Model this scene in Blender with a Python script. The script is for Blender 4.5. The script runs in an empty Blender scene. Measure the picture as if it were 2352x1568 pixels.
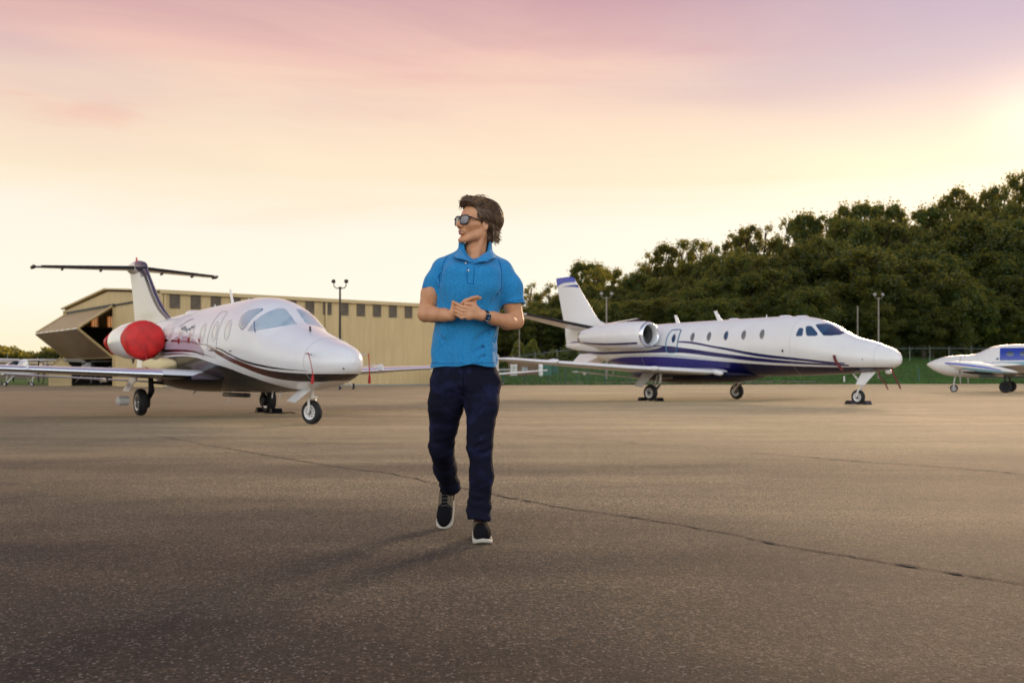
import bpy, bmesh, math, random
import numpy as np
from mathutils import Vector, Matrix
from mathutils.geometry import tessellate_polygon
random.seed(7); rng = np.random.default_rng(7)
SC = bpy.context.scene; COL = SC.collection
R = math.radians
# ---------------------------------------------------------------- camera
cd = bpy.data.cameras.new('camera'); cam = bpy.data.objects.new('camera', cd); COL.objects.link(cam)
cam.location = (0, 0, .91); cam.rotation_euler = (R(90), 0, 0)
cd.lens = 35.0; cd.sensor_width = 36.0; cd.shift_y = 77/2352
cd.clip_start = .05; cd.clip_end = 6000
cd.dof.use_dof = True; cd.dof.focus_distance = 5.4; cd.dof.aperture_fstop = 4.5
SC.camera = cam
# ---------------------------------------------------------------- sky and sun
SUN_AZ, SUN_EL = 27.5, 13.0
W = bpy.data.worlds.new('World'); SC.world = W; W.use_nodes = True
SC.view_settings.view_transform = 'Standard'; SC.view_settings.look = 'None'
SC.view_settings.exposure = 0.14; SC.view_settings.gamma = 1.0; SC.view_settings.use_curve_mapping = False

class NT:
    def __init__(s, tree): s.t = tree; s.n = tree.nodes; s.l = tree.links
    def new(s, typ, **k):
        n = s.n.new(typ)
        for a, v in k.items(): setattr(n, a, v)
        return n
    def put(s, sock, v):
        if v is None: return
        if hasattr(v, 'is_output'): s.l.new(v, sock)
        else: sock.default_value = v
    def math(s, op, a, b=None, c=None, clamp=False):
        n = s.new('ShaderNodeMath', operation=op, use_clamp=clamp)
        s.put(n.inputs[0], a); s.put(n.inputs[1], b)
        if c is not None: s.put(n.inputs[2], c)
        return n.outputs[0]
    def vmath(s, op, a, b=None):
        n = s.new('ShaderNodeVectorMath', operation=op); s.put(n.inputs[0], a); s.put(n.inputs[1], b)
        return n.outputs['Value'] if op in ('DOT_PRODUCT', 'LENGTH') else n.outputs[0]
    def mix(s, f, a, b, blend='MIX'):
        n = s.new('ShaderNodeMix', data_type='RGBA', blend_type=blend)
        s.put(n.inputs[0], f); s.put(n.inputs[6], a if hasattr(a, 'is_output') else c4(a)); s.put(n.inputs[7], b if hasattr(b, 'is_output') else c4(b))
        return n.outputs[2]
    def ramp(s, f, stops, interp='LINEAR'):
        n = s.new('ShaderNodeValToRGB'); s.put(n.inputs[0], f); e = n.color_ramp.elements; n.color_ramp.interpolation = interp
        while len(e) < len(stops): e.new(.5)
        for i, (p, c) in enumerate(stops): e[i].position = p; e[i].color = c4(c) if hasattr(c, '__len__') else (c, c, c, 1)
        return n.outputs[0]
    def mr(s, v, a, b, c=0., d=1., smooth=False):
        n = s.new('ShaderNodeMapRange'); n.interpolation_type = 'SMOOTHSTEP' if smooth else 'LINEAR'
        for i, x in enumerate((v, a, b, c, d)): s.put(n.inputs[i], x)
        return n.outputs[0]
    def noise(s, vec, scale, detail=3., rough=.5, dist=0.):
        n = s.new('ShaderNodeTexNoise'); s.put(n.inputs['Vector'], vec); n.inputs['Scale'].default_value = scale
        n.inputs['Detail'].default_value = detail; n.inputs['Roughness'].default_value = rough; n.inputs['Distortion'].default_value = dist
        return n.outputs[0]
    def voro(s, vec, scale, feature='F1', out=0):
        n = s.new('ShaderNodeTexVoronoi', feature=feature); s.put(n.inputs['Vector'], vec); n.inputs['Scale'].default_value = scale
        return n.outputs[out]
    def sep(s, v):
        n = s.new('ShaderNodeSeparateXYZ'); s.put(n.inputs[0], v); return n.outputs
    def comb(s, x, y, z):
        n = s.new('ShaderNodeCombineXYZ'); s.put(n.inputs[0], x); s.put(n.inputs[1], y); s.put(n.inputs[2], z); return n.outputs[0]
    def bump(s, h, strength, dist=.01, normal=None):
        n = s.new('ShaderNodeBump'); s.put(n.inputs['Height'], h); n.inputs['Strength'].default_value = strength
        n.inputs['Distance'].default_value = dist; s.put(n.inputs['Normal'], normal); return n.outputs[0]
    def curve(s, v, pts, x0, x1, z0, z1):
        """value -> value through a curve given as (x, z) points"""
        n = s.new('ShaderNodeFloatCurve'); t = s.mr(v, x0, x1); s.put(n.inputs['Value'], t)
        c = n.mapping.curves[0]; n.mapping.use_clip = False
        q = sorted(((x-x0)/(x1-x0), (z-z0)/(z1-z0)) for x, z in pts)
        while len(c.points) < len(q): c.points.new(.5, .5)
        for i, (a, b) in enumerate(q): c.points[i].location = (a, b); c.points[i].handle_type = 'AUTO_CLAMPED'
        n.mapping.update()
        return s.mr(n.outputs[0], 0., 1., z0, z1)
def c4(c): return (c[0], c[1], c[2], 1.) if len(c) == 3 else tuple(c)
def lin(r, g, b):
    f = lambda v: (v/255/12.92) if v/255 <= .04045 else ((v/255+.055)/1.055)**2.4
    return (f(r), f(g), f(b))

w = NT(W.node_tree); w.n.clear()
geo = w.new('ShaderNodeTexCoord').outputs['Generated']
dirn = w.vmath('NORMALIZE', geo); dx, dy, dz = w.sep(dirn)[0:3]
az = w.math('ARCTAN2', dx, dy)
# thin streaky cloud, stretched sideways, bends the gradient a little
stv = w.comb(w.math('MULTIPLY', az, 1.1), w.math('MULTIPLY', dz, 9.0), w.math('MULTIPLY', az, .35))
st1 = w.noise(stv, 1.5, 6., .58, .9)
stv2 = w.comb(w.math('MULTIPLY', az, .8), w.math('ADD', w.math('MULTIPLY', dz, 5.0), w.math('MULTIPLY', az, .5)), 3.)
st2 = w.noise(stv2, 1.3, 4., .5, .4)
el = w.math('ADD', w.math('ABSOLUTE', dz), w.math('MULTIPLY', w.math('SUBTRACT', st1, .5), w.mr(dz, .02, .3, .0, .13)))
front = w.ramp(el, [(0., lin(250, 236, 196)), (.07, lin(253, 246, 227)), (.14, lin(252, 243, 226)), (.19, lin(251, 231, 200)), (.245, lin(249, 220, 192)),
                    (.30, lin(238, 195, 180)), (.36, lin(206, 161, 166)), (.55, lin(165, 150, 170)), (1., (.26, .29, .40))])
lil = w.math('MULTIPLY', w.mr(st2, .50, .66, 0., 1., True), w.mr(dz, .16, .34, 0., .5, True))
front = w.mix(lil, front, lin(190, 168, 185))
pk = w.math('MULTIPLY', w.mr(st1, .56, .7, 0., 1., True), w.mr(dz, .1, .26, 0., .3, True))
front = w.mix(pk, front, lin(240, 176, 160))
cool = w.math('MULTIPLY', w.mr(az, .0, .5, 0., .85, True), w.mr(dz, .20, .32, 0., 1., True))
front = w.mix(cool, front, lin(172, 158, 186))
back = w.ramp(w.math('ABSOLUTE', dz), [(0., (1.60, 1.50, 1.38)), (.18, (2.0, 2.06, 2.06)), (.4, (1.35, 1.47, 1.6)), (.7, (.50, .56, .70)), (1., (.26, .29, .40))])
bf = w.mr(dy, -.6, .35, 1., 0., True)
sky = w.mix(bf, front, back)
sv = (math.sin(R(SUN_AZ))*math.cos(R(SUN_EL)), math.cos(R(SUN_AZ))*math.cos(R(SUN_EL)), math.sin(R(SUN_EL)))
cs = w.math('MAXIMUM', w.vmath('DOT_PRODUCT', dirn, sv), 0.)
glow = w.math('ADD', w.math('MULTIPLY', w.math('POWER', cs, 55.), .06), w.math('MULTIPLY', w.math('POWER', cs, 1500.), .22))
gl = w.new('ShaderNodeVectorMath', operation='SCALE'); gl.inputs[0].default_value = (1., .76, .55); w.l.new(glow, gl.inputs[3])
add = w.vmath('ADD', sky, gl.outputs[0])
bg1 = w.new('ShaderNodeBackground'); w.l.new(add, bg1.inputs[0]); bg1.inputs[1].default_value = 1.04
nis = w.new('ShaderNodeTexSky', sky_type='NISHITA'); nis.sun_disc = False; nis.sun_elevation = R(SUN_EL); nis.sun_rotation = R(SUN_AZ)
bg2 = w.new('ShaderNodeBackground'); w.l.new(nis.outputs[0], bg2.inputs[0]); bg2.inputs[1].default_value = .05
mx = w.new('ShaderNodeMixShader'); mx.inputs[0].default_value = .12; w.l.new(bg1.outputs[0], mx.inputs[1]); w.l.new(bg2.outputs[0], mx.inputs[2])
wo = w.new('ShaderNodeOutputWorld'); w.l.new(mx.outputs[0], wo.inputs[0])
sl = bpy.data.lights.new('sun', 'SUN'); sl.energy = 3.0; sl.angle = R(12); sl.color = (1., .70, .42)
so = bpy.data.objects.new('sun', sl); COL.objects.link(so); so.location = (30, 60, 40)
so.rotation_euler = Vector(sv).to_track_quat('Z', 'Y').to_euler()
SC.cycles.max_bounces = 6; SC.cycles.diffuse_bounces = 3; SC.cycles.transparent_max_bounces = 8

# ---------------------------------------------------------------- object helpers
def tag(o, label=None, cat=None, group=None, kind=None):
    if label: o['label'] = label
    if cat: o['category'] = cat
    if group: o['group'] = group
    if kind: o['kind'] = kind
    return o
def thing(name, label, cat, loc=(0, 0, 0), rz=0., group=None):
    o = bpy.data.objects.new(name, None); COL.objects.link(o); o.location = loc; o.rotation_euler = (0, 0, rz)
    o.empty_display_size = .3
    return tag(o, label, cat, group)
def mesh(name, V, Fc, mat, smooth=True, ang=35):
    me = bpy.data.meshes.new(name); me.from_pydata([tuple(map(float, v)) for v in V] if not isinstance(V, np.ndarray) else V.tolist(), [], Fc)
    if mat: me.materials.append(mat)
    me.validate()
    if smooth:
        me.polygons.foreach_set('use_smooth', [True]*len(me.polygons))
        if ang < 180: me.set_sharp_from_angle(angle=R(ang))
    me.update(); return me
def link(name, me, parent=None, loc=None, rot=None, label=None):
    o = bpy.data.objects.new(name, me); COL.objects.link(o)
    if parent: o.parent = parent
    if loc is not None: o.location = loc
    if rot is not None: o.rotation_euler = rot
    if label: o['label'] = label
    return o
class MB:
    """collects simple shapes into one mesh"""
    def __init__(s): s.V = []; s.F = []
    def add(s, V, Fc, M=None):
        b = len(s.V)
        s.V += [tuple((M @ Vector(v))) if M is not None else tuple(v) for v in V]
        s.F += [tuple(b+i for i in f) for f in Fc]; return s
    def box(s, c, d, M=None, bev=0.):
        x, y, z = d[0]/2, d[1]/2, d[2]/2
        if bev <= 0:
            V = [(c[0]+a*x, c[1]+b*y, c[2]+e*z) for a in (-1, 1) for b in (-1, 1) for e in (-1, 1)]
            return s.add(V, [(0, 1, 3, 2), (4, 6, 7, 5), (0, 4, 5, 1), (2, 3, 7, 6), (0, 2, 6, 4), (1, 5, 7, 3)], M)
        bm = bmesh.new(); bmesh.ops.create_cube(bm, size=1.)
        for v in bm.verts: v.co = Vector((c[0]+v.co.x*d[0], c[1]+v.co.y*d[1], c[2]+v.co.z*d[2]))
        bmesh.ops.bevel(bm, geom=bm.edges[:], offset=bev, segments=2, affect='EDGES', profile=.5)
        bm.verts.index_update(); V = [tuple(v.co) for v in bm.verts]; Fc = [tuple(v.index for v in f.verts) for f in bm.faces]; bm.free()
        return s.add(V, Fc, M)
    def tube(s, pts, r, n=8, caps=True, M=None, flat=1.):
        pts = [Vector(p) for p in pts]; k = len(pts); rr = r if hasattr(r, '__len__') else [r]*k
        V = []; Fc = []; prev = None
        for i, p in enumerate(pts):
            t = (pts[min(i+1, k-1)]-pts[max(i-1, 0)]); t = t.normalized() if t.length > 1e-9 else Vector((0, 0, 1))
            if prev is None:
                up = Vector((0, 0, 1)) if abs(t.z) < .9 else Vector((0, 1, 0)); u = t.cross(up).normalized()
            else: u = (prev - t*prev.dot(t)).normalized()
            prev = u; v = t.cross(u)
            for j in range(n):
                a = 2*math.pi*j/n; V.append(p + u*(math.cos(a)*rr[i]) + v*(math.sin(a)*rr[i]*flat))
        for i in range(k-1):
            for j in range(n): Fc.append((i*n+j, i*n+(j+1) % n, (i+1)*n+(j+1) % n, (i+1)*n+j))
        if caps: Fc.append(tuple(range(n-1, -1, -1))); Fc.append(tuple((k-1)*n+j for j in range(n)))
        return s.add(V, Fc, M)
    def lathe(s, prof, n=32, M=None, closed=False):
        """profile of (radius, height) turned about z"""
        V = []; Fc = []; k = len(prof)
        for r_, z in prof:
            for j in range(n):
                a = 2*math.pi*j/n; V.append((r_*math.cos(a), r_*math.sin(a), z))
        for i in range(k if closed else k-1):
            i2 = (i+1) % k
            for j in range(n): Fc.append((i*n+j, i*n+(j+1) % n, i2*n+(j+1) % n, i2*n+j))
        return s.add(V, Fc, M)
    def grid(s, P, closeu=False, closev=False, capu=False):
        """P[i][j] grid of points"""
        m, n = len(P), len(P[0]); V = [p for row in P for p in row]; Fc = []
        for i in range(m if closeu else m-1):
            for j in range(n if closev else n-1):
                i2, j2 = (i+1) % m, (j+1) % n; Fc.append((i*n+j, i*n+j2, i2*n+j2, i2*n+j))
        if capu: Fc.append(tuple(range(n-1, -1, -1))); Fc.append(tuple((m-1)*n+j for j in range(n)))
        return s.add(V, Fc)
    def prism(s, poly, axis, a, b, M=None):
        """2-D polygon pushed along an axis; axis 'y': poly in (x, z)"""
        n = len(poly)
        f = {'y': lambda p, t: (p[0], t, p[1]), 'x': lambda p, t: (t, p[0], p[1]), 'z': lambda p, t: (p[0], p[1], t)}[axis]
        V = [f(p, a) for p in poly]+[f(p, b) for p in poly]
        Fc = [tuple(range(n)), tuple(range(2*n-1, n-1, -1))]+[(i, n+i, n+(i+1) % n, (i+1) % n) for i in range(n)]
        return s.add(V, Fc, M)
    def obj(s, name, mat, parent=None, smooth=True, ang=35, label=None, flip=False, loc=None, rot=None):
        me = mesh(name, s.V, s.F, mat, smooth, ang)
        bm = bmesh.new(); bm.from_mesh(me); bmesh.ops.recalc_face_normals(bm, faces=bm.faces[:]); bm.to_mesh(me); bm.free()
        return link(name, me, parent, loc, rot, label)
def TR(x, y, z): return Matrix.Translation((x, y, z))
def ROT(a, ax): return Matrix.Rotation(a, 4, ax)
def clone(o, parent=None):
    c = o.copy(); COL.objects.link(c)
    if parent is not None: c.parent = parent
    for ch in list(o.children): clone(ch, c)
    return c

# ---------------------------------------------------------------- materials
def pmat(name, col=(.5, .5, .5), rough=.5, metal=0., coat=0., spec=.5, bump=None, var=None, sheen=0., trans=0., emis=None):
    m = bpy.data.materials.new(name); m.use_nodes = True; t = NT(m.node_tree); b = t.n['Principled BSDF']
    b.inputs['Base Color'].default_value = c4(col); b.inputs['Roughness'].default_value = rough; b.inputs['Metallic'].default_value = metal
    b.inputs['Coat Weight'].default_value = coat; b.inputs['Coat Roughness'].default_value = .06; b.inputs['Specular IOR Level'].default_value = spec
    b.inputs['Sheen Weight'].default_value = sheen; b.inputs['Transmission Weight'].default_value = trans
    oc = t.new('ShaderNodeTexCoord').outputs['Object']
    if var:   # (scale, amount)
        f = t.noise(oc, var[0], 5., .6); f = t.mr(f, .3, .7, 1-var[1], 1+var[1])
        s = t.new('ShaderNodeVectorMath', operation='SCALE'); s.inputs[0].default_value = col[:3]; t.l.new(f, s.inputs[3]); t.l.new(s.outputs[0], b.inputs['Base Color'])
    if bump: t.l.new(t.bump(t.noise(oc, bump[0], 4.), bump[1], bump[2] if len(bump) > 2 else .01), b.inputs['Normal'])
    return m
def nodes(m): t = NT(m.node_tree); return t, t.n['Principled BSDF'], t.new('ShaderNodeTexCoord').outputs['Object']
M_white = pmat('aircraft_white_paint', (.83, .82, .80), .28, coat=.6, var=(2.5, .04))
M_offwhite = pmat('satin_white_paint', (.72, .70, .66), .35, coat=.3, var=(3., .06))
M_metal = pmat('polished_metal', (.80, .82, .85), .18, 1., bump=(30, .03))
M_alu = pmat('aluminium', (.62, .62, .62), .38, 1., var=(20, .2))
M_dark = pmat('dark_metal', (.03, .03, .032), .5, .6, var=(15, .3))
M_tyre = pmat('tyre_rubber', (.013, .013, .014), .7, var=(14, .3), bump=(60, .1))
M_black = pmat('black_paint', (.006, .006, .009), .3, coat=.2, spec=.35)
M_navy = pmat('navy_paint', (.02, .03, .11), .22, coat=.7)
def wing_shaded_paint(name, top, under):
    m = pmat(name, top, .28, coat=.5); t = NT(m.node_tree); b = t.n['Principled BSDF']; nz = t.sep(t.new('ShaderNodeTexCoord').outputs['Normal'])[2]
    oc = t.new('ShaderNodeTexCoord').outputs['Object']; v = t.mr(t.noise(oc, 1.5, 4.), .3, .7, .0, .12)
    c = t.mix(v, top, (.5, .5, .5)); t.l.new(t.mix(t.math('LESS_THAN', nz, -.45), c, under), b.inputs['Base Color']); return m  # downward faces darkened: underside shade put into the wing colour
M_wingA = wing_shaded_paint('wing_paint_black_under_shade', (.74, .75, .77), (.012, .012, .020)); M_wingB = wing_shaded_paint('wing_paint_grey_under_shade', (.78, .77, .74), (.16, .13, .11))
M_red = pmat('red_vinyl', (.62, .016, .012), .5, var=(5, .25), bump=(8, .35, .03))
M_redc = pmat('red_ribbon', (.42, .015, .02), .7); M_redd = pmat('dark_red_ribbon', (.12, .008, .010), .7)
M_yel = pmat('yellow_cloth', (.75, .60, .32), .8, bump=(20, .5, .02))
M_intake = pmat('intake_dark', (.02, .02, .022), .5)
M_fan = pmat('fan_metal', (.08, .075, .07), .45, 1.)
# ---------------------------------------------------------------- ground
def edgeY(x): return 90 + .26*max(x, 0) if x > -60 else 90 + (-60-x)*.5
def hill(x, y):
    d = y-edgeY(x)
    if d <= 0: return 0.
    side = 1/(1+math.exp(-(x-2)/7))          # the hill is on the right only
    z = .36*min(d/9, 1)*side
    d2 = max(d-9, 0)
    z += side*(min(d2, 34)*.082 + max(d2-34, 0)*(.06+.13*min(max(x-5, 0)/60, 1.3))*(1 if d2 < 110 else 110/d2))
    return z + .12*math.sin(x*.21+y*.13)*min(d2/10, 1)*side
m = bpy.data.materials.new('worn_asphalt'); m.use_nodes = True; t, b, oc = nodes(m)
big = t.noise(oc, .16, 4., .55, .4); mid = t.noise(oc, 1.3, 4., .6); fine = t.noise(oc, 55., 3., .7); grit = t.noise(oc, 170., 2., .7)
cell = t.voro(oc, 105., out=1); cx = t.sep(cell)[0]
lum = t.math('MULTIPLY', t.mr(big, .3, .7, .72, 1.3), t.mr(mid, .3, .7, .86, 1.12))
lum = t.math('MULTIPLY', lum, t.mr(fine, .38, .62, .25, 1.8)); lum = t.math('MULTIPLY', lum, t.mr(grit, .36, .64, .35, 1.7)); lum = t.math('MULTIPLY', lum, t.mr(t.noise(oc, 20., 5., .8), .38, .62, .6, 1.42)); lum = t.math('MULTIPLY', lum, t.mr(t.noise(oc, 5., 5., .75), .35, .65, .8, 1.2))
lum = t.math('MULTIPLY', lum, t.mr(cx, 0., 1., .35, 1.65))
stone = t.math('GREATER_THAN', t.sep(t.voro(oc, 120., out=1))[1], .955)
col = t.mix(t.mr(mid, .35, .65), (.022, .0145, .010), (.034, .0225, .014))
sx = t.sep(oc)
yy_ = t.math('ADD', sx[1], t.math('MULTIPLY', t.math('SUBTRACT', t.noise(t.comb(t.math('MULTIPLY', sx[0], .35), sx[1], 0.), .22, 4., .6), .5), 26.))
far_glare = t.math('MULTIPLY', t.mr(yy_, 1., 20., 0., 1., True), t.mr(sx[0], -12., 4., .30, 1.))  # grazing glare put into the base colour, paler with distance
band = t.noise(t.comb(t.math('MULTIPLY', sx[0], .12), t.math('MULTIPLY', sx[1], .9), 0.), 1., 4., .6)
stain = t.mr(t.noise(oc, .45, 5., .65, .6), .60, .68, 1., .72, True); lum = t.math('MULTIPLY', lum, stain)
col = t.mix(far_glare, col, t.mix(t.mr(band, .35, .65), (.22, .162, .092), (.40, .30, .17)))
warm = t.math('MULTIPLY', t.mr(t.noise(oc, .09, 3., .5), .45, .6, 0., 1., True), t.mr(sx[0], -30., -5., .8, .1))
col = t.mix(warm, col, (.095, .045, .028))
sc_ = t.new('ShaderNodeVectorMath', operation='SCALE'); t.l.new(col, sc_.inputs[0]); t.l.new(lum, sc_.inputs[3])
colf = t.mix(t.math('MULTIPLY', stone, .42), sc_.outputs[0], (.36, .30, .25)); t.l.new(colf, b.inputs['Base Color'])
t.l.new(t.mr(fine, .3, .7, .74, .92), b.inputs['Roughness']); b.inputs['Specular IOR Level'].default_value = .32
hgt = t.math('ADD', t.math('MULTIPLY', grit, .5), t.math('ADD', fine, t.math('MULTIPLY', cx, .4)))
t.l.new(t.bump(hgt, .8, .006, t.bump(mid, .10, .02)), b.inputs['Normal'])
glare_sheen = t.math('MULTIPLY', t.mr(yy_, 2., 15., 0., 1., True), t.mr(sx[0], -9., 3., .45, 1.))
t.l.new(t.math('MULTIPLY', t.mr(glare_sheen, 0., 1., .05, 1.), t.math('MULTIPLY', t.mr(fine, .36, .64, .25, 1.2), t.mr(grit, .36, .64, .4, 1.1))), b.inputs['Sheen Weight']); b.inputs['Sheen Roughness'].default_value = .15; b.inputs['Sheen Tint'].default_value = (1., .79, .50, 1)   # tinted sheen imitates low sun and sky glare, stronger on the farther apron
M_asphalt = m
# asphalt built as slabs with sunken cracks between them: the ground mesh is cut by ribbons that dip 12 mm
def polyline(pts, step, jit, seed):
    r = random.Random(seed); out = []; acc = 0.
    for (a, b_) in zip(pts[:-1], pts[1:]):
        L = math.hypot(b_[0]-a[0], b_[1]-a[1]); n = max(1, int(L/step))
        nx, ny = -(b_[1]-a[1])/L, (b_[0]-a[0])/L
        for i in range(n):
            acc = acc*.8 + r.uniform(-jit, jit); f = i/n
            out.append((a[0]+(b_[0]-a[0])*f+nx*acc, a[1]+(b_[1]-a[1])*f+ny*acc))
    out.append(pts[-1]); return out
mb = MB(); S = 420.
xs = [-S, -60, 0, 60, 120, S]
mb.F.append(tuple(range(4))); mb.V += [(-S, -S, 0), (S, -S, 0), (S, 205, 0), (-S, 205, 0)]
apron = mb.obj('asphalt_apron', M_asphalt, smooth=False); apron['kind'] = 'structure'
M_crack = pmat('crack_shadow_soil', (.016, .013, .011), .95, bump=(80, .8, .01), var=(6, .5)); M_lip = M_asphalt
def wpt(px, py): Y = .91*2287/(py-861); return ((px-1176)/2287*Y, Y)
cracks = [([(330, 995), (470, 1021), (640, 1050), (790, 1075), (900, 1088), (1000, 1111), (1150, 1138), (1290, 1165), (1500, 1195), (1700, 1232), (1900, 1270), (2050, 1295), (2200, 1318), (2420, 1352)], .012, .012, 'long ragged crack running from the left jet past the walking man to the right edge'),
          ([(1110, 989), (1240, 1001), (1360, 1009), (1500, 1022), (1640, 1033), (1800, 1046), (2010, 1063), (2160, 1072), (2352, 1089), (2500, 1100)], .014, .010, 'thin straight crack crossing the apron halfway between the man and the blue striped jet'),
          ([(1600, 938), (1800, 944), (2000, 951), (2200, 960), (2450, 972)], .03, .02, 'faint far seam in the asphalt in front of the blue striped jet')]
for ci, (pp, wd, jt, lb) in enumerate(cracks):
    P = polyline([wpt(*p) for p in pp], .04 if ci < 2 else .3, jt, ci+3); r = random.Random(ci)
    mb = MB(); rows = []
    for i, p in enumerate(P):
        q = P[min(i+1, len(P)-1)]; o_ = P[max(i-1, 0)]; L = math.hypot(q[0]-o_[0], q[1]-o_[1]) or 1
        nx, ny = -(q[1]-o_[1])/L, (q[0]-o_[0])/L; ww = wd*.8*r.uniform(.25, 1.2)*(2.6 if r.random() < .08 else 1)
        rows.append([(p[0]-nx*ww, p[1]-ny*ww, .0042), (p[0], p[1], .0048), (p[0]+nx*ww, p[1]+ny*ww, .0042)])
    if ci == 1: g0 = int(len(rows)*.43); g1 = int(len(rows)*.60); mb.grid(rows[:g0]); mb.grid(rows[g1:])
    else: mb.grid(rows)
    o = mb.obj('pavement_crack', M_crack, smooth=False); tag(o, kind='structure'); o.parent = apron
# loose stones near the camera
mb = MB(); r = random.Random(5)
for i in range(1500):
    y = 1.6+r.random()**1.5*9; x = r.uniform(-.62, .62)*y*1.05; s_ = r.uniform(.0012, .0038)
    z = s_*.4; V = [(x+s_*r.uniform(.6, 1.3), y, z), (x-s_, y+s_*.3, z), (x, y+s_*r.uniform(.6, 1.2), z), (x+.2*s_, y-s_, z), (x, y, z+s_*.7), (x, y, 0)]
    mb.add(V, [(0, 2, 4), (2, 1, 4), (1, 3, 4), (3, 0, 4), (0, 3, 5), (3, 1, 5), (1, 2, 5), (2, 0, 5)])
M_stone = pmat('pale_grit', (.34, .29, .24), .8, var=(3, .5))
o = mb.obj('loose_grit', M_stone, smooth=False); tag(o, 'pale grit scattered loosely over the near asphalt', 'grit', kind='stuff')

# grass terrain
m = bpy.data.materials.new('mown_grass'); m.use_nodes = True; t, b, oc = nodes(m)
n1 = t.noise(oc, .12, 5., .6, .5); n2 = t.noise(oc, 2.5, 5., .7); n3 = t.noise(oc, .5, 3.)
c = t.mix(t.mr(n1, .35, .65), (.045, .11, .018), (.085, .16, .03)); c = t.mix(t.mr(n3, .5, .7, 0., .5), c, (.13, .13, .05)); c = t.mix(t.mr(n2, .3, .6, .5, 0.), c, (.02, .05, .01))
at = t.new('ShaderNodeAttribute', attribute_name='verge').outputs['Fac']
gv = t.mix(t.mr(t.noise(oc, 1.2, 4.), .35, .65), (.22, .19, .14), (.13, .13, .07))
c = t.mix(t.mr(t.math('ADD', at, t.math('MULTIPLY', t.math('SUBTRACT', n2, .5), .7)), .42, .58), c, gv); t.l.new(c, b.inputs['Base Color'])
b.inputs['Roughness'].default_value = .9; b.inputs['Specular IOR Level'].default_value = .15; t.l.new(t.bump(n2, 1., .25), b.inputs['Normal'])
M_grass = m
gx = sorted(set(list(np.linspace(-500, -70, 22))+list(np.linspace(-65, 130, 100))+list(np.linspace(140, 600, 24))))
gd = [0, .4, 1.2, 2.5, 4, 6, 8, 10, 13, 17, 21, 26, 32, 38, 45, 52, 60, 70, 82, 96, 115, 140, 180, 250, 400, 800, 1600, 3500]
V = []; vg = []
for x in gx:
    for d in gd:
        y = edgeY(x)+d; V.append((x, y, hill(x, y)+(.02 if d > 0 else -.02) if d < 300 else hill(x, edgeY(x)+300)*max(0, 1-(d-300)/900)))
        vg.append(1. if d < 7.5 and -8 < x < 34 else 0.)
n = len(gd); Fc = [(i*n+j, (i+1)*n+j, (i+1)*n+j+1, i*n+j+1) for i in range(len(gx)-1) for j in range(n-1)]
me = mesh('grass_hill', V, Fc, M_grass, True, 180); a = me.attributes.new('verge', 'FLOAT', 'POINT'); a.data.foreach_set('value', vg)
gh = link('grass_hill', me); gh['kind'] = 'structure'
# grass tufts along the edge
mb = MB(); r = random.Random(11)
for i in range(9000):
    x = r.uniform(-4, 62); d = r.random()**2*34+.1
    if x < 32 and d < 8 and r.random() < .9: d = r.choice([r.uniform(0, .6), r.uniform(7.5, 14)])
    y = edgeY(x)+d; z = hill(x, y)+.02; h = r.uniform(.08, .28); a = r.uniform(0, 6.3); u = (math.cos(a)*.09, math.sin(a)*.09); l = r.uniform(-.1, .1)
    mb.add([(x-u[0], y-u[1], z), (x+u[0], y+u[1], z), (x+l, y+l, z+h)], [(0, 1, 2)])
M_tuft = pmat('grass_blades', (.06, .13, .02), .8, var=(.4, .5))
o = mb.obj('grass_tufts', M_tuft, smooth=False); tag(o, 'rough green grass tufts along the apron edge and slope', 'grass', kind='stuff')

# ---------------------------------------------------------------- hangar
M_tan = bpy.data.materials.new('tan_sheet_metal'); M_tan.use_nodes = True; t, b, oc = nodes(M_tan)
s3 = t.sep(oc); streak = t.noise(t.comb(t.math('MULTIPLY', s3[0], 3.), t.math('MULTIPLY', s3[1], 3.), t.math('MULTIPLY', s3[2], .25)), 1., 5., .6)
c = t.mix(t.mr(streak, .3, .7), (.55, .405, .19), (.66, .495, .245)); c = t.mix(t.mr(t.noise(oc, .35, 3.), .5, .75, 0., .3), c, (.46, .33, .16)); t.l.new(c, b.inputs['Base Color'])
b.inputs['Roughness'].default_value = .45; b.inputs['Specular IOR Level'].default_value = .4
M_tantrim = pmat('tan_trim', (.60, .45, .22), .45, var=(1, .1)); M_translu = pmat('weathered_light_panel', (.13, .10, .065), .6, var=(2.5, .35))
M_shutter = pmat('door_sheet', (.42, .30, .14), .5, var=(1.2, .12)); M_doorin = pmat('brown_door_lining', (.24, .155, .08), .55, var=(1.5, .15))
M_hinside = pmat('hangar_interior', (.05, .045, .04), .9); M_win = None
def corr(L, H, pitch=.3, depth=.026, slope=None):
    """ribbed sheet along local x from 0 to L, height H (H may be a function of x)"""
    mb = MB(); n = int(L/pitch); xs = []; rows = []
    for i in range(n):
        x0 = i*pitch; xs += [(x0, 0), (x0+pitch*.62, 0), (x0+pitch*.72, -depth), (x0+pitch*.90, -depth)]
    xs.append((L, 0))
    Hf = H if callable(H) else (lambda x: (0., H))
    rows = [[(x, y, Hf(x)[0]) for x, y in xs], [(x, y, Hf(x)[1]) for x, y in xs]]
    return mb.grid(rows)
hang = thing('hangar', 'long tan sheet-metal hangar with its bifold door standing open behind the left jet', 'hangar', (-25.6, 73, 0), math.atan2(.627, .779))
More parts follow.
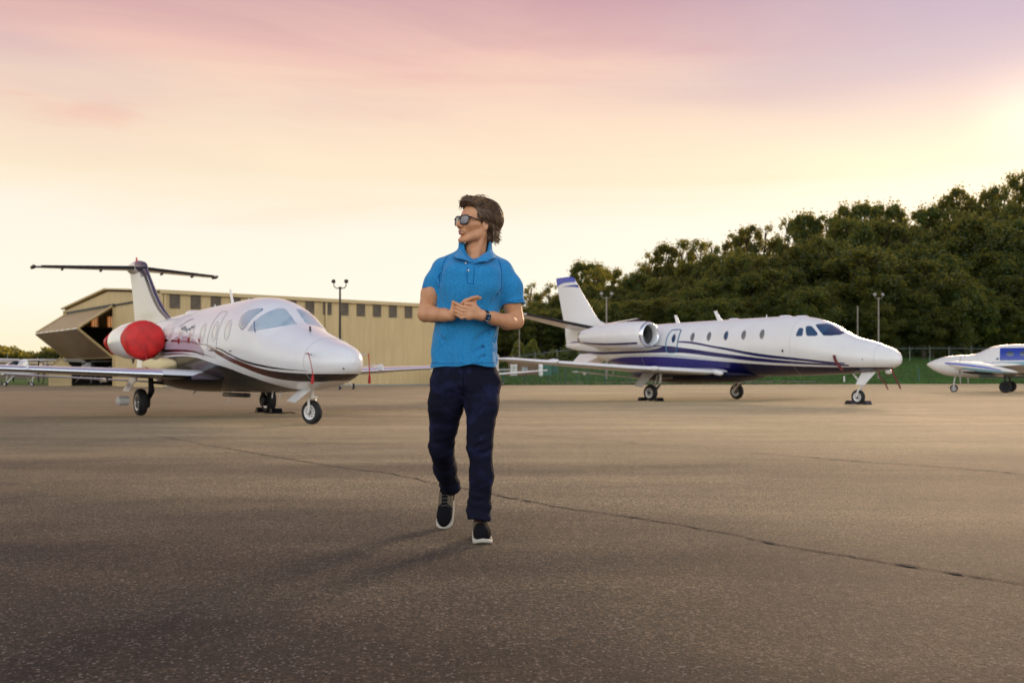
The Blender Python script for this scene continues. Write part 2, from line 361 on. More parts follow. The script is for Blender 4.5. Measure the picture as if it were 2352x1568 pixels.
# hangar local axes: x along the long wall, y back along the gable end
HL, HG, EV, RG, = 27.5, 25.8, 7.05, 8.0
corr(HL, EV-.12).obj('long_wall', M_tan, hang, smooth=False)
MB().box((HL/2, HG, 2.75), (HL, .15, 5.5)).obj('back_wall', M_tan, hang, smooth=False); MB().box((HL/2, HG, 6.78), (HL, .15, .5)).obj('back_wall', M_tan, hang, smooth=False)
m = bpy.data.materials.new('translucent_sheet'); m.use_nodes = True; t = NT(m.node_tree); t.n.clear(); tr = t.new('ShaderNodeBsdfTranslucent'); tr.inputs[0].default_value = (.85, .55, .28, 1); df = t.new('ShaderNodeBsdfDiffuse'); df.inputs[0].default_value = (.3, .2, .1, 1)
mm = t.new('ShaderNodeMixShader'); mm.inputs[0].default_value = .75; t.l.new(df.outputs[0], mm.inputs[1]); t.l.new(tr.outputs[0], mm.inputs[2]); oo = t.new('ShaderNodeOutputMaterial'); t.l.new(mm.outputs[0], oo.inputs[0]); M_transl = m
prev = 0.
for i in range(17):
    a_ = 2.37-1.53+1.47*i; MB().box(((prev+a_)/2, HG, 6.015), (a_-prev, .15, 1.03)).obj('back_wall', M_tan, hang, smooth=False); prev = a_+.66
    for k_ in range(3): MB().box((a_+.11+.22*k_, HG, 6.015), (.20, .02, 1.02)).obj('back_light_panel', M_transl, hang, smooth=False)
MB().box(((prev+HL)/2, HG, 6.015), (HL-prev, .15, 1.03)).obj('back_wall', M_tan, hang, smooth=False)
mb = MB(); mb.box((HL, HG/2, EV/2), (.15, HG-.3, EV)); mb.obj('far_gable_wall', M_tan, hang, smooth=False)
gz = lambda y: EV + (RG-EV)*(1-abs(y-HG/2)/(HG/2))
# gable end: fixed wall to the right of the door, header above the door
def gable(y0, y1, zb, name, parent=hang):
    mb = corr(y1-y0, lambda u: (zb, gz(y0+u)-.12)); V = [(-(-v[1]) , v[0]+y0, v[2]) for v in mb.V]; mb.V = V
    return mb.obj(name, M_tan, parent, smooth=False)
gable(0, 11.1, 0, 'gable_wall'); gable(11.1, 24.7, 6.66, 'gable_header'); gable(24.7, HG, 0, 'gable_wall')
mb = MB(); mb.box((-.1, 17.9, 6.62), (.22, 13.9, .22)); mb.box((-.1, 5.5, 6.62), (.1, 11, .12)); mb.obj('header_trim', M_dark, hang, smooth=False)
for yy_, hh_ in ((11.1, 6.5), (.04, 6.9), (HG, 6.9)): MB().box((-.09, yy_, hh_/2), (.18, .18, hh_)).obj('corner_trim', M_tantrim, hang, smooth=False)
for s_ in (0, 1):
    mb = MB(); a = (-.35, HG/2, RG+.02); e = (-.35, HG/2+(HG/2+.25)*(1 if s_ else -1), EV-.02)
    x1 = HL+.3; mb.add([(a[0], a[1], a[2]), (x1, a[1], a[2]), (x1, e[1], e[2]), (a[0], e[1], e[2]), (a[0], a[1], a[2]+.12), (x1, a[1], a[2]+.12), (x1, e[1], e[2]+.12), (a[0], e[1], e[2]+.12)],
        [(0, 1, 2, 3), (4, 7, 6, 5), (0, 4, 5, 1), (1, 5, 6, 2), (2, 6, 7, 3), (3, 7, 4, 0)]); mb.obj('roof_slope', M_tantrim, hang, smooth=False)
mb = MB(); mb.box((HL/2, -.16, EV-.08), (HL+.5, .22, .2)); mb.obj('gutter', M_tantrim, hang, smooth=False)
for xx in (.12, 13.3): mb = MB(); mb.box((xx, -.13, EV/2-.1), (.14, .12, EV-.3)); mb.obj('downpipe', M_tantrim, hang, smooth=False)
pan = corr(.78, 1.02, .13, .02); pm = pan.obj('light_panel', M_translu, hang, smooth=False); pm.location = (.87-.39, -.055, EV-.2-1.02)
for i in range(1, 17):
    q = clone(pm, hang); q.location = (.87-.39+1.572*i, -.055, EV-.2-1.02)
mb = MB(); mb.box((HL/2, .3, .06), (HL, .8, .12)); mb.obj('footing', pmat('concrete', (.32, .30, .27), .9, var=(2, .2)), hang, smooth=False)
# interior: floor is the apron; dark lining, two glowing window openings in the back wall reached by the evening sky
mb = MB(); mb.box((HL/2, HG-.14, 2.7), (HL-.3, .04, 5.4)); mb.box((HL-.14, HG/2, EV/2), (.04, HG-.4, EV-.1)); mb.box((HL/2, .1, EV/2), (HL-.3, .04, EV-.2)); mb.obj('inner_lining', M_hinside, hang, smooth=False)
# door: two folded panels hinged on the header
def slab(p0, p1, y0, y1, th, name, mat, parent):
    (x0, z0), (x1, z1) = p0, p1; L = math.hypot(x1-x0, z1-z0); nx, nz = -(z1-z0)/L*th, (x1-x0)/L*th
    mb = MB(); n = int((y1-y0)/.45)
    for i in range(n):
        a = y0+(y1-y0)*i/n; c_ = y0+(y1-y0)*(i+.86)/n; e = y0+(y1-y0)*(i+1)/n
        for (u, v, k) in ((a, c_, 1.), (c_, e, .55)):
            V = [(x0, u, z0), (x1, u, z1), (x1, v, z1), (x0, v, z0)]; V += [(q[0]+nx*k, q[1], q[2]+nz*k) for q in V]
            mb.add(V, [(0, 1, 2, 3), (7, 6, 5, 4), (0, 4, 5, 1), (1, 5, 6, 2), (2, 6, 7, 3), (3, 7, 4, 0)])
    return mb.obj(name, mat, parent, smooth=False)
dr = link('bifold_door', mesh('bifold_door', *(lambda q: (q.V, q.F))(MB().box((-2.82, 17.9, 4.66), (.16, 13.4, .14))), M_tantrim, False), hang)
slab((-.12, 6.55), (-2.75, 4.74), 11.25, 24.6, .09, 'upper_leaf', M_shutter, dr)
slab((-2.75, 4.6), (-.15, 2.42), 11.25, 24.6, -.09, 'lower_leaf', M_doorin, dr)
for (a, c_) in (((-.12, 6.6), (-2.8, 4.76)), ((-2.8, 4.6), (-.15, 2.40))):
    for yy in (11.2, 24.65): MB().tube([(a[0], yy, a[1]), (c_[0], yy, c_[1])], .09, 4).obj('door_edge', M_tantrim, dr, smooth=False)
MB().tube([(-.15, 11.2, 2.38), (-.15, 24.65, 2.38)], .09, 4).obj('door_edge', M_tantrim, dr, smooth=False)
for i in range(8):
    y = 11.9+i*1.7; MB().box((-2.93, y, 4.66), (.06, 1.0, .09)).obj('hinge_plate', M_offwhite, dr, smooth=False)
MB().box((10.2, 11.35, 3.4), (.1, .1, 6.2)).obj('inner_post', M_hinside, hang, smooth=False)

def gable_box(name, label, cat, x, y, rz, L, Wd, He, Hr, mat, roofm, over=.12, group=None):
    o = thing(name, label, cat, (x, y, 0), rz, group)
    MB().prism([(-Wd/2, 0), (Wd/2, 0), (Wd/2, He), (0, Hr), (-Wd/2, He)], 'y', 0, L).obj('wall', mat, o, smooth=False)
    for s_ in (-1, 1):
        a = (0, Hr+.03); e = (s_*(Wd/2+over), He+.03-over*(Hr-He)/(Wd/2))
        MB().add([(a[0], -over, a[1]), (e[0], -over, e[1]), (e[0], L+over, e[1]), (a[0], L+over, a[1])]+[(a[0], -over, a[1]+.08), (e[0], -over, e[1]+.08), (e[0], L+over, e[1]+.08), (a[0], L+over, a[1]+.08)],
                 [(0, 1, 2, 3), (7, 6, 5, 4), (0, 4, 5, 1), (1, 5, 6, 2), (2, 6, 7, 3), (3, 7, 4, 0)]).obj('roof', roofm, o, smooth=False)
    return o
sh = gable_box('shed', 'small tan gabled shed with slatted front left of the hangar opening', 'shed', (138-1176)/2287*83, 83, R(24), 6, 1.75, 1.55, 2.28, M_tan, M_tantrim)
for i in range(5): MB().box((-.62+i*.31, -.04, .75), (.12, .05, .75)).obj('slat', M_tantrim, sh, smooth=False)
M_farroof = pmat('far_brown_roof', (.20, .15, .12), .6); M_farwall = pmat('far_wall', (.16, .12, .09), .8)
fb = thing('terminal_building', 'low far building with a pale brown pitched roof at the left horizon', 'building', ((110-1176)/2287*240, 240, 0), 0)
MB().box((0, 4, 1.6), (26, 8, 3.2)).obj('wall', M_farwall, fb, smooth=False)
MB().add([(-14, -.5, 3.2), (26, -.5, 3.4), (26, 9, 3.4), (-14, 9, 3.2), (-9, 4, 4.6), (4, 4, 4.6), (14, 4, 6.6), (26, 4, 6.6)], [(0, 1, 2, 3), (0, 4, 5, 1), (5, 6, 7, 1), (3, 2, 5, 4), (2, 7, 6, 5), (0, 3, 4), (1, 7, 2)]).obj('roof', M_farroof, fb, smooth=False)

# ---------------------------------------------------------------- lamp posts, poles
M_pole = pmat('dark_bronze_pole', (.035, .028, .022), .5, .3); M_polew = pmat('weathered_pole', (.26, .23, .18), .7, var=(3, .2))
M_lens = pmat('lamp_glass', (.75, .72, .65), .15, coat=.5); M_lensd = pmat('dull_lamp_glass', (.28, .26, .23), .2, coat=.3)
def lamp(px, Y, ztop, label, wpole, mat, lens, spread=.35):
    x = (px-1176)/2287*Y; zb = hill(x, Y)
    o = thing('lamp_post', label, 'lamp post', (x, Y, zb), 0, 'lamp posts round the apron'); h = ztop-zb
    MB().tube([(0, 0, -.1), (0, 0, h-.55)], [wpole, wpole*.6], 10).obj('pole', mat, o)
    mb = MB(); mb.tube([(0, 0, h-.55), (0, 0, h-.4)], wpole*.9, 8)
    for s_ in (-1, 1): mb.tube([(0, 0, h-.5), (s_*spread*.7, 0, h-.48), (s_*spread, 0, h-.35), (s_*spread, -.05, h-.22)], .035, 6)
    mb.obj('bracket', mat, o)
    for s_ in (-1, 1):
        M = TR(s_*spread*1.05, -.05, h-.05) @ Matrix.Scale(.85 if lens else .62, 4) @ ROT(R(25*s_), 'Y') @ ROT(R(60), 'X')
        q = MB().lathe([(.02, -.22), (.16, -.16), (.22, -.02), (.235, .06), (.2, .07)], 14, M).obj('lamp_head', mat, o)
        MB().lathe([(.0, .065), (.2, .066)], 14, M).obj('lens', M_lensd if lens else M_pole, q)
lamp(781, 66, 7.15, 'dark thin twin-headed lamp post in front of the tan hangar wall', .11, M_pole, False, .4)
lamp(1393, 104, 9.45, 'twin floodlight post rising behind the tail of the blue striped jet', .12, M_polew, True, .5)
lamp(2018, 112, 10.0, 'twin floodlight post rising behind the nose of the blue striped jet', .12, M_polew, True, .42)
def pole(px, Y, ztop, label, r=.09, mat=M_polew, nm='utility_pole'):
    x = (px-1176)/2287*Y; zb = hill(x, Y) if x > -10 else 0
    o = MB().tube([(0, 0, 0), (0, 0, ztop-zb)], [r, r*.8], 8).obj(nm, mat, None, loc=(x, Y, zb-.1)); tag(o, label, 'pole')
pole(1193, 122, 6.6, 'slim pale pole beside the brick hut right of the man', .07)
pole(1970, 130, 10.0, 'bare thin pole left of the right-hand floodlight', .1)
pole(17, 200, 5.4, 'thin faint mast on the far left horizon', .07)
pole(1408, 112, 4.4, 'short pale pole behind the jet engine', .06)
mr_ = thing('marker_post', 'small red and white marker post by the fence right of the jet nose', 'marker', ((2242/1.0-1176)/2287*140, 140, hill((2242-1176)/2287*140, 140)))
MB().tube([(0, 0, 0), (0, 0, .8)], .04, 6).obj('post', M_offwhite, mr_); MB().box((0, 0, 1.15), (.14, .14, .7), bev=.03).obj('marker_cap', M_redc, mr_)

# ---------------------------------------------------------------- fences
M_galv = pmat('galvanised_steel', (.30, .33, .30), .5, .6); M_gpost = pmat('green_fence_post', (.03, .09, .07), .5)
def wires(P0, P1, h, nh, step, r=.008):
    mb = MB(); L = (Vector(P1)-Vector(P0)).length; n = max(1, int(L/step)); a, c_ = Vector(P0), Vector(P1)
    for k in range(nh): z = h*(k+.5)/nh; mb.tube([a+Vector((0, 0, z)), c_+Vector((0, 0, z))], r, 3, False)
    for i in range(n):
        p = a.lerp(c_, i/n); q = a.lerp(c_, (i+1)/n); mb.tube([p, q+Vector((0, 0, h))], r*.8, 3, False); mb.tube([q, p+Vector((0, 0, h))], r*.8, 3, False)
    return mb
nf = thing('chain_link_fence', 'low chain-link fence with green posts at the apron edge beside the brick hut', 'fence', (0, 0, 0))
pts = [((px-1176)/2287*Y, Y) for px, Y in ((1120, 91), (1156, 91.5), (1207, 92), (1261, 92.5), (1299, 93), (1325, 93.3), (1350, 93.6), (1390, 94), (1450, 95.), (1510, 96))]
for i, (x, y) in enumerate(pts):
    g = hill(x, y); MB().tube([(x, y, g-.1), (x, y, 1.62)], .05 if i in (1, 4, 6, 7) else .03, 8).obj('post', M_gpost, nf)
mb = MB(); mb.tube([(x, y, 1.58) for x, y in pts], .022, 6); mb.tube([(x, y, .62) for x, y in pts], .018, 6); mb.obj('rail', M_gpost, nf)
mb = MB()
for (a, c_) in zip(pts[:-1], pts[1:]): q = wires((a[0], a[1], .1), (c_[0], c_[1], .1), 1.45, 3, .5, .004); mb.add(q.V, q.F)
o = mb.obj('wire_mesh', M_galv, nf, smooth=False); o['kind'] = 'stuff'
ff = thing('perimeter_fence', 'tall galvanised perimeter fence with barbed top at the foot of the wooded hill', 'fence', (0, 0, 0))
fp = []
for px in list(range(1130, 1800, 50))+[1850, 1900, 1950, 2000, 2045, 2090, 2136, 2180, 2231, 2286, 2345, 2400, 2460]:
    Y = 141 + (px-1176)/1176*6; x = (px-1176)/2287*Y; fp.append((x, Y, hill(x, Y)))
for (x, y, z) in fp: MB().tube([(x, y, z-.1), (x, y, z+1.85), (x-.1, y-.12, z+2.2)], .045, 6).obj('post', M_galv, ff)
MB().tube([(x, y, z+1.85) for x, y, z in fp], .03, 6).obj('rail', M_galv, ff)
mb = MB()
for a, c_ in zip(fp[:-1], fp[1:]):
    q = wires(a, c_, 1.8, 2, .9, .004); mb.add(q.V, q.F)
    for k in (.1, .22, .34): mb.tube([(a[0]-.03*k, a[1], a[2]+1.85+k), (c_[0], c_[1], c_[2]+1.85+k)], .006, 3, False)
o = mb.obj('wire_mesh', M_galv, ff, smooth=False); o['kind'] = 'stuff'

# ---------------------------------------------------------------- brick hut and cabinets
m = bpy.data.materials.new('hut_brick'); m.use_nodes = True; t, b, oc = nodes(m); s3 = t.sep(oc)
bk = t.new('ShaderNodeTexBrick'); t.l.new(t.comb(t.math('ADD', s3[0], s3[1]), s3[2], 0.), bk.inputs['Vector']); bk.inputs['Scale'].default_value = 3.3
bk.inputs['Color1'].default_value = (.22, .12, .065, 1); bk.inputs['Color2'].default_value = (.17, .10, .055, 1); bk.inputs['Mortar'].default_value = (.30, .24, .17, 1); bk.inputs['Mortar Size'].default_value = .02
t.l.new(bk.outputs[0], b.inputs['Base Color']); b.inputs['Roughness'].default_value = .9; M_brick = m
Yh = 116; k_ = Yh/2287; xh = (1196-1176)*k_; zh = hill(xh, Yh)
hut = thing('brick_hut', 'low flat-roofed brick hut with pale double door right of the man', 'hut', (xh, Yh, zh), 0)
MB().add([(-1.45, 0, -.2), (0, -.35, -.2), (2.0, .3, -.2), (.6, 1.6, -.2), (-1.45, 0, 1.62), (0, -.35, 1.62), (2.0, .3, 1.62), (.6, 1.6, 1.62)], [(0, 1, 5, 4), (1, 2, 6, 5), (2, 3, 7, 6), (3, 0, 4, 7), (4, 5, 6, 7)]).obj('wall', M_brick, hut, smooth=False)
MB().add([(-1.55, -.05, 1.62), (0, -.45, 1.62), (2.12, .25, 1.62), (.65, 1.75, 1.62), (-1.55, -.05, 1.74), (0, -.45, 1.74), (2.12, .25, 1.74), (.65, 1.75, 1.74)], [(0, 1, 2, 3), (0, 1, 5, 4), (1, 2, 6, 5), (2, 3, 7, 6), (3, 0, 4, 7), (4, 5, 6, 7)]).obj('roof', M_dark, hut, smooth=False)
for i in (0, 1): MB().box((-1.02+i*.42, -.155-i*.09, .68), (.38, .05, 1.3), bev=.01).obj('door', M_offwhite, hut, smooth=False)
def cab(px, Y, wd, h, zb, mat, name, label, cat, leg=False, round_=False):
    x = (px-1176)/2287*Y; g = hill(x, Y); o = thing(name, label, cat, (x, Y, g))
    if round_: MB().lathe([(0, zb), (wd*.46, zb), (wd/2, zb+.08), (wd/2, zb+h-.12), (wd*.35, zb+h), (0, zb+h)], 16).obj('tank_body', mat, o)
    else:
        MB().box((0, 0, zb+h/2), (wd, wd*.7, h), bev=.03).obj('body', mat, o, smooth=False); MB().box((0, -wd*.36, zb+h/2), (wd*.86, .03, h*.86)).obj('door', mat, o, smooth=False)
    if leg:
        for s_ in (-1, 1): MB().box((s_*wd*.25, 0, zb/2), (.07, .07, zb)).obj('leg', M_dark, o, smooth=False)
    return o
cab(1205, 110, .62, .42, .72, pmat('grey_cabinet', (.42, .45, .46), .5), 'electrical_box', 'grey electrical box on two legs in front of the brick hut', 'electrical box', True)
cab(1242, 112, .5, 1.62, .0, M_white, 'storage_tank', 'upright white tank at the right end of the brick hut', 'tank', False, True)
cab(1257, 113, .95, 1.35, 0., pmat('green_cabinet', (.045, .16, .11), .5), 'transformer_cabinet', 'green transformer cabinet beside the white tank', 'cabinet')
cab(1275, 115, .7, 1.3, 0., pmat('dark_green_cabinet', (.03, .11, .07), .5), 'transformer_cabinet', 'darker green cabinet behind the green transformer cabinet', 'cabinet')
o = MB().box((0, 0, .2), (.8, .6, .24), bev=.06).obj('equipment_cover', pmat('orange_cover', (.45, .12, .06), .6), None, loc=((1254-1176)/2287*117, 117, hill(4, 117)+1.35)); tag(o, 'orange-red cover showing above the green transformer cabinet', 'cover')
o = MB().lathe([(0, -.16), (.1, -.12), (.16, 0), (.1, .12), (0, .16)], 14, ROT(R(90), 'X')).obj('globe_lamp', M_lens, None, loc=((1342-1176)/2287*93.4, 93.4, 1.72-.65)); tag(o, 'small white round lamp on the low fence under the jet wing', 'lamp')
for px, Y, zb, lb in ((1939/1.0, 100, 0, 'short white marker stub on the grass edge below the jet belly'), (2110/1.0, 104, 0, 'dark green post at the grass edge under the jet nose')):
    x = (px-1176)/2287*Y; g = hill(x, Y); hh = .75 if 'white' in lb else 1.5
    o = MB().tube([(0, 0, -.1), (0, 0, hh)], [.09, .07], 8).obj('marker_post', M_offwhite if 'white' in lb else M_gpost, None, loc=(x, Y, g)); tag(o, lb, 'post')

# ---------------------------------------------------------------- trees
def leafmat(name, c1, c2, tc):
    m = bpy.data.materials.new(name); m.use_nodes = True; t = NT(m.node_tree); t.n.clear()
    oc = t.new('ShaderNodeTexCoord').outputs['Object']; oi = t.new('ShaderNodeObjectInfo').outputs['Random']
    f = t.mr(t.noise(oc, .6, 4., .6), .3, .7); c = t.mix(f, c1, c2); hs = t.new('ShaderNodeHueSaturation'); t.l.new(c, hs.inputs['Color'])
    t.l.new(t.mr(oi, 0, 1, .6, 1.45), hs.inputs['Value']); t.l.new(t.mr(t.math('FRACT', t.math('MULTIPLY', oi, 7.3)), 0, 1, .455, .525), hs.inputs['Hue'])
    d = t.new('ShaderNodeBsdfDiffuse'); t.l.new(hs.outputs[0], d.inputs[0]); tr = t.new('ShaderNodeBsdfTranslucent'); tr.inputs[0].default_value = c4(tc)
    gl_ = t.new('ShaderNodeBsdfGlossy'); gl_.inputs['Roughness'].default_value = .5; gl_.inputs[0].default_value = (.5, .5, .45, 1)
    m1 = t.new('ShaderNodeMixShader'); m1.inputs[0].default_value = .55; t.l.new(d.outputs[0], m1.inputs[1]); t.l.new(tr.outputs[0], m1.inputs[2])
    m2 = t.new('ShaderNodeMixShader'); m2.inputs[0].default_value = .05; t.l.new(m1.outputs[0], m2.inputs[1]); t.l.new(gl_.outputs[0], m2.inputs[2])
    o = t.new('ShaderNodeOutputMaterial'); t.l.new(m2.outputs[0], o.inputs[0]); return m
M_leaf = leafmat('oak_leaves', (.007, .030, .007), (.028, .075, .018), (.50, .44, .07))
M_bark = pmat('bark', (.07, .05, .035), .9, var=(2, .3), bump=(8, .6, .05))
def crown(seed, H, Rr, base, nblob, nleaf, ls):
    """crown of leaf quads: clumps strewn through an uneven volume between base and H"""
    r = np.random.default_rng(seed); P = []; cen = []
    for i in range(nblob):
        u = r.uniform(0, 1)**.75; z = base+(H-base)*u; prof = math.sin(math.pi*min(1, .12+.80*u))**.65
        rad = Rr*prof*math.sqrt(r.uniform(.15, 1)); a = r.uniform(0, 2*math.pi); br = Rr*r.uniform(.13, .30)*(1.15-.5*u)
        cen.append((rad*math.cos(a), rad*math.sin(a), z-br*.5, br))
    cen = np.array(cen); wgt = cen[:, 3]**2; k = r.choice(nblob, nleaf, p=wgt/wgt.sum())
    d = r.normal(size=(nleaf, 3)); d /= np.linalg.norm(d, axis=1)[:, None]; rr = r.uniform(.35, 1.12, nleaf)**.6
    fill = r.uniform(size=nleaf) < .22
    C = cen[k, :3]+d*(cen[k, 3]*rr)[:, None]*np.array([1, 1, .95])
    C += r.normal(size=(nleaf, 3))*np.where(fill, .62, .12)[:, None]
    nrm = d+r.normal(size=(nleaf, 3))*.8+np.array([0, 0, .5]); nrm /= np.linalg.norm(nrm, axis=1)[:, None]
    t1 = np.cross(nrm, r.normal(size=(nleaf, 3))); t1 /= np.linalg.norm(t1, axis=1)[:, None]; t2 = np.cross(nrm, t1)
    s_ = (ls*r.uniform(.5, 1.4, nleaf))[:, None]; l_ = s_*r.uniform(1., 1.7, nleaf)[:, None]
    V = np.stack([C-t1*s_-t2*l_*.3, C-t1*s_*.1-t2*l_, C+t1*s_-t2*l_*.1, C+t2*l_+nrm*s_*.3], 1).reshape(-1, 3)
    me = bpy.data.meshes.new('crown'); nF = nleaf
    me.vertices.add(nF*4); me.vertices.foreach_set('co', V.ravel()); me.loops.add(nF*4); me.loops.foreach_set('vertex_index', np.arange(nF*4)); me.polygons.add(nF)
    me.polygons.foreach_set('loop_start', np.arange(0, nF*4, 4)); me.update(calc_edges=True); me.materials.append(M_leaf); return me, cen
def trunk(seed, H, cen, base):
    r = random.Random(seed); mb = MB(); P = [(0, 0, -1.)]
    for i in range(1, 7): P.append((r.uniform(-.2, .2), r.uniform(-.2, .2), H*.85*i/6))
    mb.tube(P, [.42*(1-.13*i) for i in range(7)], 7)
    for k in r.sample(range(len(cen)), min(16, len(cen))):
        c_ = cen[k]; z0 = max(base*.7, c_[2]-r.uniform(2, 4)); mb.tube([(0, 0, z0), (c_[0]*.5, c_[1]*.5, (z0+c_[2])/2+.5), (c_[0], c_[1], c_[2])], [.16, .09, .03], 5)
    return mesh('trunk', mb.V, mb.F, M_bark, True, 180)
TV = []
for i, (H, Rr, base, nb, nl, ls) in enumerate([(20, 5.2, 4.5, 95, 30000, .16), (20, 4.4, 6, 85, 25000, .16), (20, 6.0, 5, 105, 32000, .16), (20, 4.4, 7.5, 46, 8000, .15), (20, 3.6, 6.5, 60, 10500, .15), (20, 4.0, 8, 36, 4200, .15)]):
    me, cen = crown(100+i, H, Rr, base, nb, nl, ls); TV.append((me, trunk(i, H, cen, base)))
SIL = [(1100, 700), (1200, 658), (1245, 640), (1290, 655), (1340, 605), (1385, 596), (1425, 625), (1450, 610), (1475, 572), (1560, 543), (1640, 548), (1700, 522), (1800, 497), (1900, 482), (1975, 460), (2040, 470), (2110, 484), (2160, 452), (2200, 437), (2260, 430), (2310, 405), (2352, 385), (2500, 340), (2750, 330)]
def silv(px): return float(np.interp(px, [a for a, _ in SIL], [b for _, b in SIL]))
r = random.Random(42)
def tree(px, Y, ztop, var, label, group='trees of the wooded hillside', wscale=1.):
    x = (px-1176)/2287*Y; zb = hill(x, Y); H = max(8., ztop-zb); s = H/20; wscale *= (20/H)**.35
    o = thing('broadleaf_tree', label, 'tree', (x, Y, zb), r.uniform(0, 6.28), group); o.scale = (s*wscale, s*wscale, s)
    link('crown', TV[var][0], o); link('trunk', TV[var][1], o)
rows = [(152, .48, 46, 1.12), (158, .62, 50, 1.1), (166, .76, 52, 1.05), (176, .84, 54, 1.), (190, 1., 40, .85)]
for ri, (Y0, fr, step, ws) in enumerate(rows):
    px = 1110+ri*17
    while px < 2540:
        dist = Y0 + max(0, (1700-px))*.045*(1 if ri > 1 else .4); sv_ = silv(px)
        top = 861-(861-sv_)*(fr+(r.uniform(-.12, .08) if ri < 4 else r.uniform(-.05, .0)))
        var = r.choice([0, 1, 2, 0, 2]) if ri < 3 else r.choice([1, 4, 3, 4, 2] if ri == 3 else [3, 4, 5, 1])
        lb = ['full leafy front-row tree of the wood', 'leafy second-row tree of the wood', 'dense tree halfway up the wood', 'tall tree just below the skyline', 'thin-topped skyline tree of the wood'][ri]
        lb += ', ' + next(n_ for p_, n_ in ((1215, "beside the man's elbow"), (1300, "over the blue jet's tailplane"), (1400, "behind the blue jet's fin"), (1500, "above the blue jet's engine"), (1640, "above the blue jet's rear cabin"), (1800, "above the blue jet's middle cabin"), (1920, "above the blue jet's cockpit"), (2070, "above the blue jet's nose"), (2180, 'between the blue jet and the propeller plane'), (2290, "above the propeller plane's nose"), (9999, 'at the right edge of the photo')) if px < p_)
        tree(px+r.uniform(-12, 12), dist+r.uniform(-2.5, 2.5), .91+(861-top)*dist/2287, var, lb, ['front row trees', 'second row trees', 'middle row trees', 'upper row trees', 'skyline trees'][ri], ws*r.uniform(.85, 1.2))
        px += step*r.uniform(.7, 1.25)*(1-.12*(px > 2000))
# undergrowth: dark shrubs at the foot of the wood
mb = MB(); nl = 60000; rr_ = np.random.default_rng(3)
xs_ = rr_.uniform(-14, 135, nl); ds = 150+rr_.uniform(0, 7, nl); hs_ = rr_.uniform(0, 1, nl)**.8*(2.6+1.4*np.sin(xs_*.8)+.8*np.sin(xs_*2.3))
zz = np.array([hill(a, b_) for a, b_ in zip(xs_, ds)]); C = np.stack([xs_, ds, zz+hs_], 1); t1 = rr_.normal(size=(nl, 3)); t1 /= np.linalg.norm(t1, axis=1)[:, None]; t2 = np.cross(t1, rr_.normal(size=(nl, 3))); t2 /= np.linalg.norm(t2, axis=1)[:, None]
V = np.stack([C-t1*.2, C-t2*.2, C+t1*.2, C+t2*.2], 1).reshape(-1, 3)
me = bpy.data.meshes.new('undergrowth'); me.vertices.add(nl*4); me.vertices.foreach_set('co', V.ravel()); me.loops.add(nl*4); me.loops.foreach_set('vertex_index', np.arange(nl*4)); me.polygons.add(nl); me.polygons.foreach_set('loop_start', np.arange(0, nl*4, 4)); me.update(calc_edges=True); me.materials.append(M_leaf)
tag(link('undergrowth', me), 'dark tangled undergrowth at the foot of the wood behind the fence', 'undergrowth', kind='stuff')
# far wood on the left horizon
nl = 40000; xs_ = rr_.uniform(-150, -45, nl); base_h = 7.0+.9*np.sin(xs_*.35)+.6*np.sin(xs_*.9+1)+.5*np.sin(xs_*2.7)
C = np.stack([xs_, 265+rr_.uniform(0, 14, nl), base_h*rr_.uniform(0, 1, nl)**.7], 1); t1 = rr_.normal(size=(nl, 3)); t1 /= np.linalg.norm(t1, axis=1)[:, None]; t2 = np.cross(t1, rr_.normal(size=(nl, 3))); t2 /= np.linalg.norm(t2, axis=1)[:, None]
V = np.stack([C-t1*.5, C-t2*.5, C+t1*.5, C+t2*.5], 1).reshape(-1, 3)
me = bpy.data.meshes.new('far_wood'); me.vertices.add(nl*4); me.vertices.foreach_set('co', V.ravel()); me.loops.add(nl*4); me.loops.foreach_set('vertex_index', np.arange(nl*4)); me.polygons.add(nl); me.polygons.foreach_set('loop_start', np.arange(0, nl*4, 4)); me.update(calc_edges=True); me.materials.append(M_leaf)
tag(link('far_wood', me), 'dark distant wood along the left horizon', 'wood', kind='stuff')
# ---------------------------------------------------------------- aircraft
def pchip(T):
    T = np.array(T, float); x = T[:, 0]; out = []
    for k in range(1, T.shape[1]):
        y = T[:, k]; h = np.diff(x); d = np.diff(y)/h; mm = np.zeros(len(x))
        for i in range(1, len(x)-1):
            if d[i-1]*d[i] > 0: w1 = 2*h[i]+h[i-1]; w2 = h[i]+2*h[i-1]; mm[i] = (w1+w2)/(w1/d[i-1]+w2/d[i])
        mm[0] = d[0]; mm[-1] = d[-1]; out.append((y, mm))
    def f(s):
        s = min(max(s, x[0]), x[-1]); i = min(int(np.searchsorted(x, s, 'right'))-1, len(x)-2); h = x[i+1]-x[i]; t = (s-x[i])/h; r = []
        for y, mm in out: r.append(y[i]*(2*t**3-3*t*t+1)+h*mm[i]*(t**3-2*t*t+t)+y[i+1]*(-2*t**3+3*t*t)+h*mm[i+1]*(t**3-t*t))
        return r
    return f
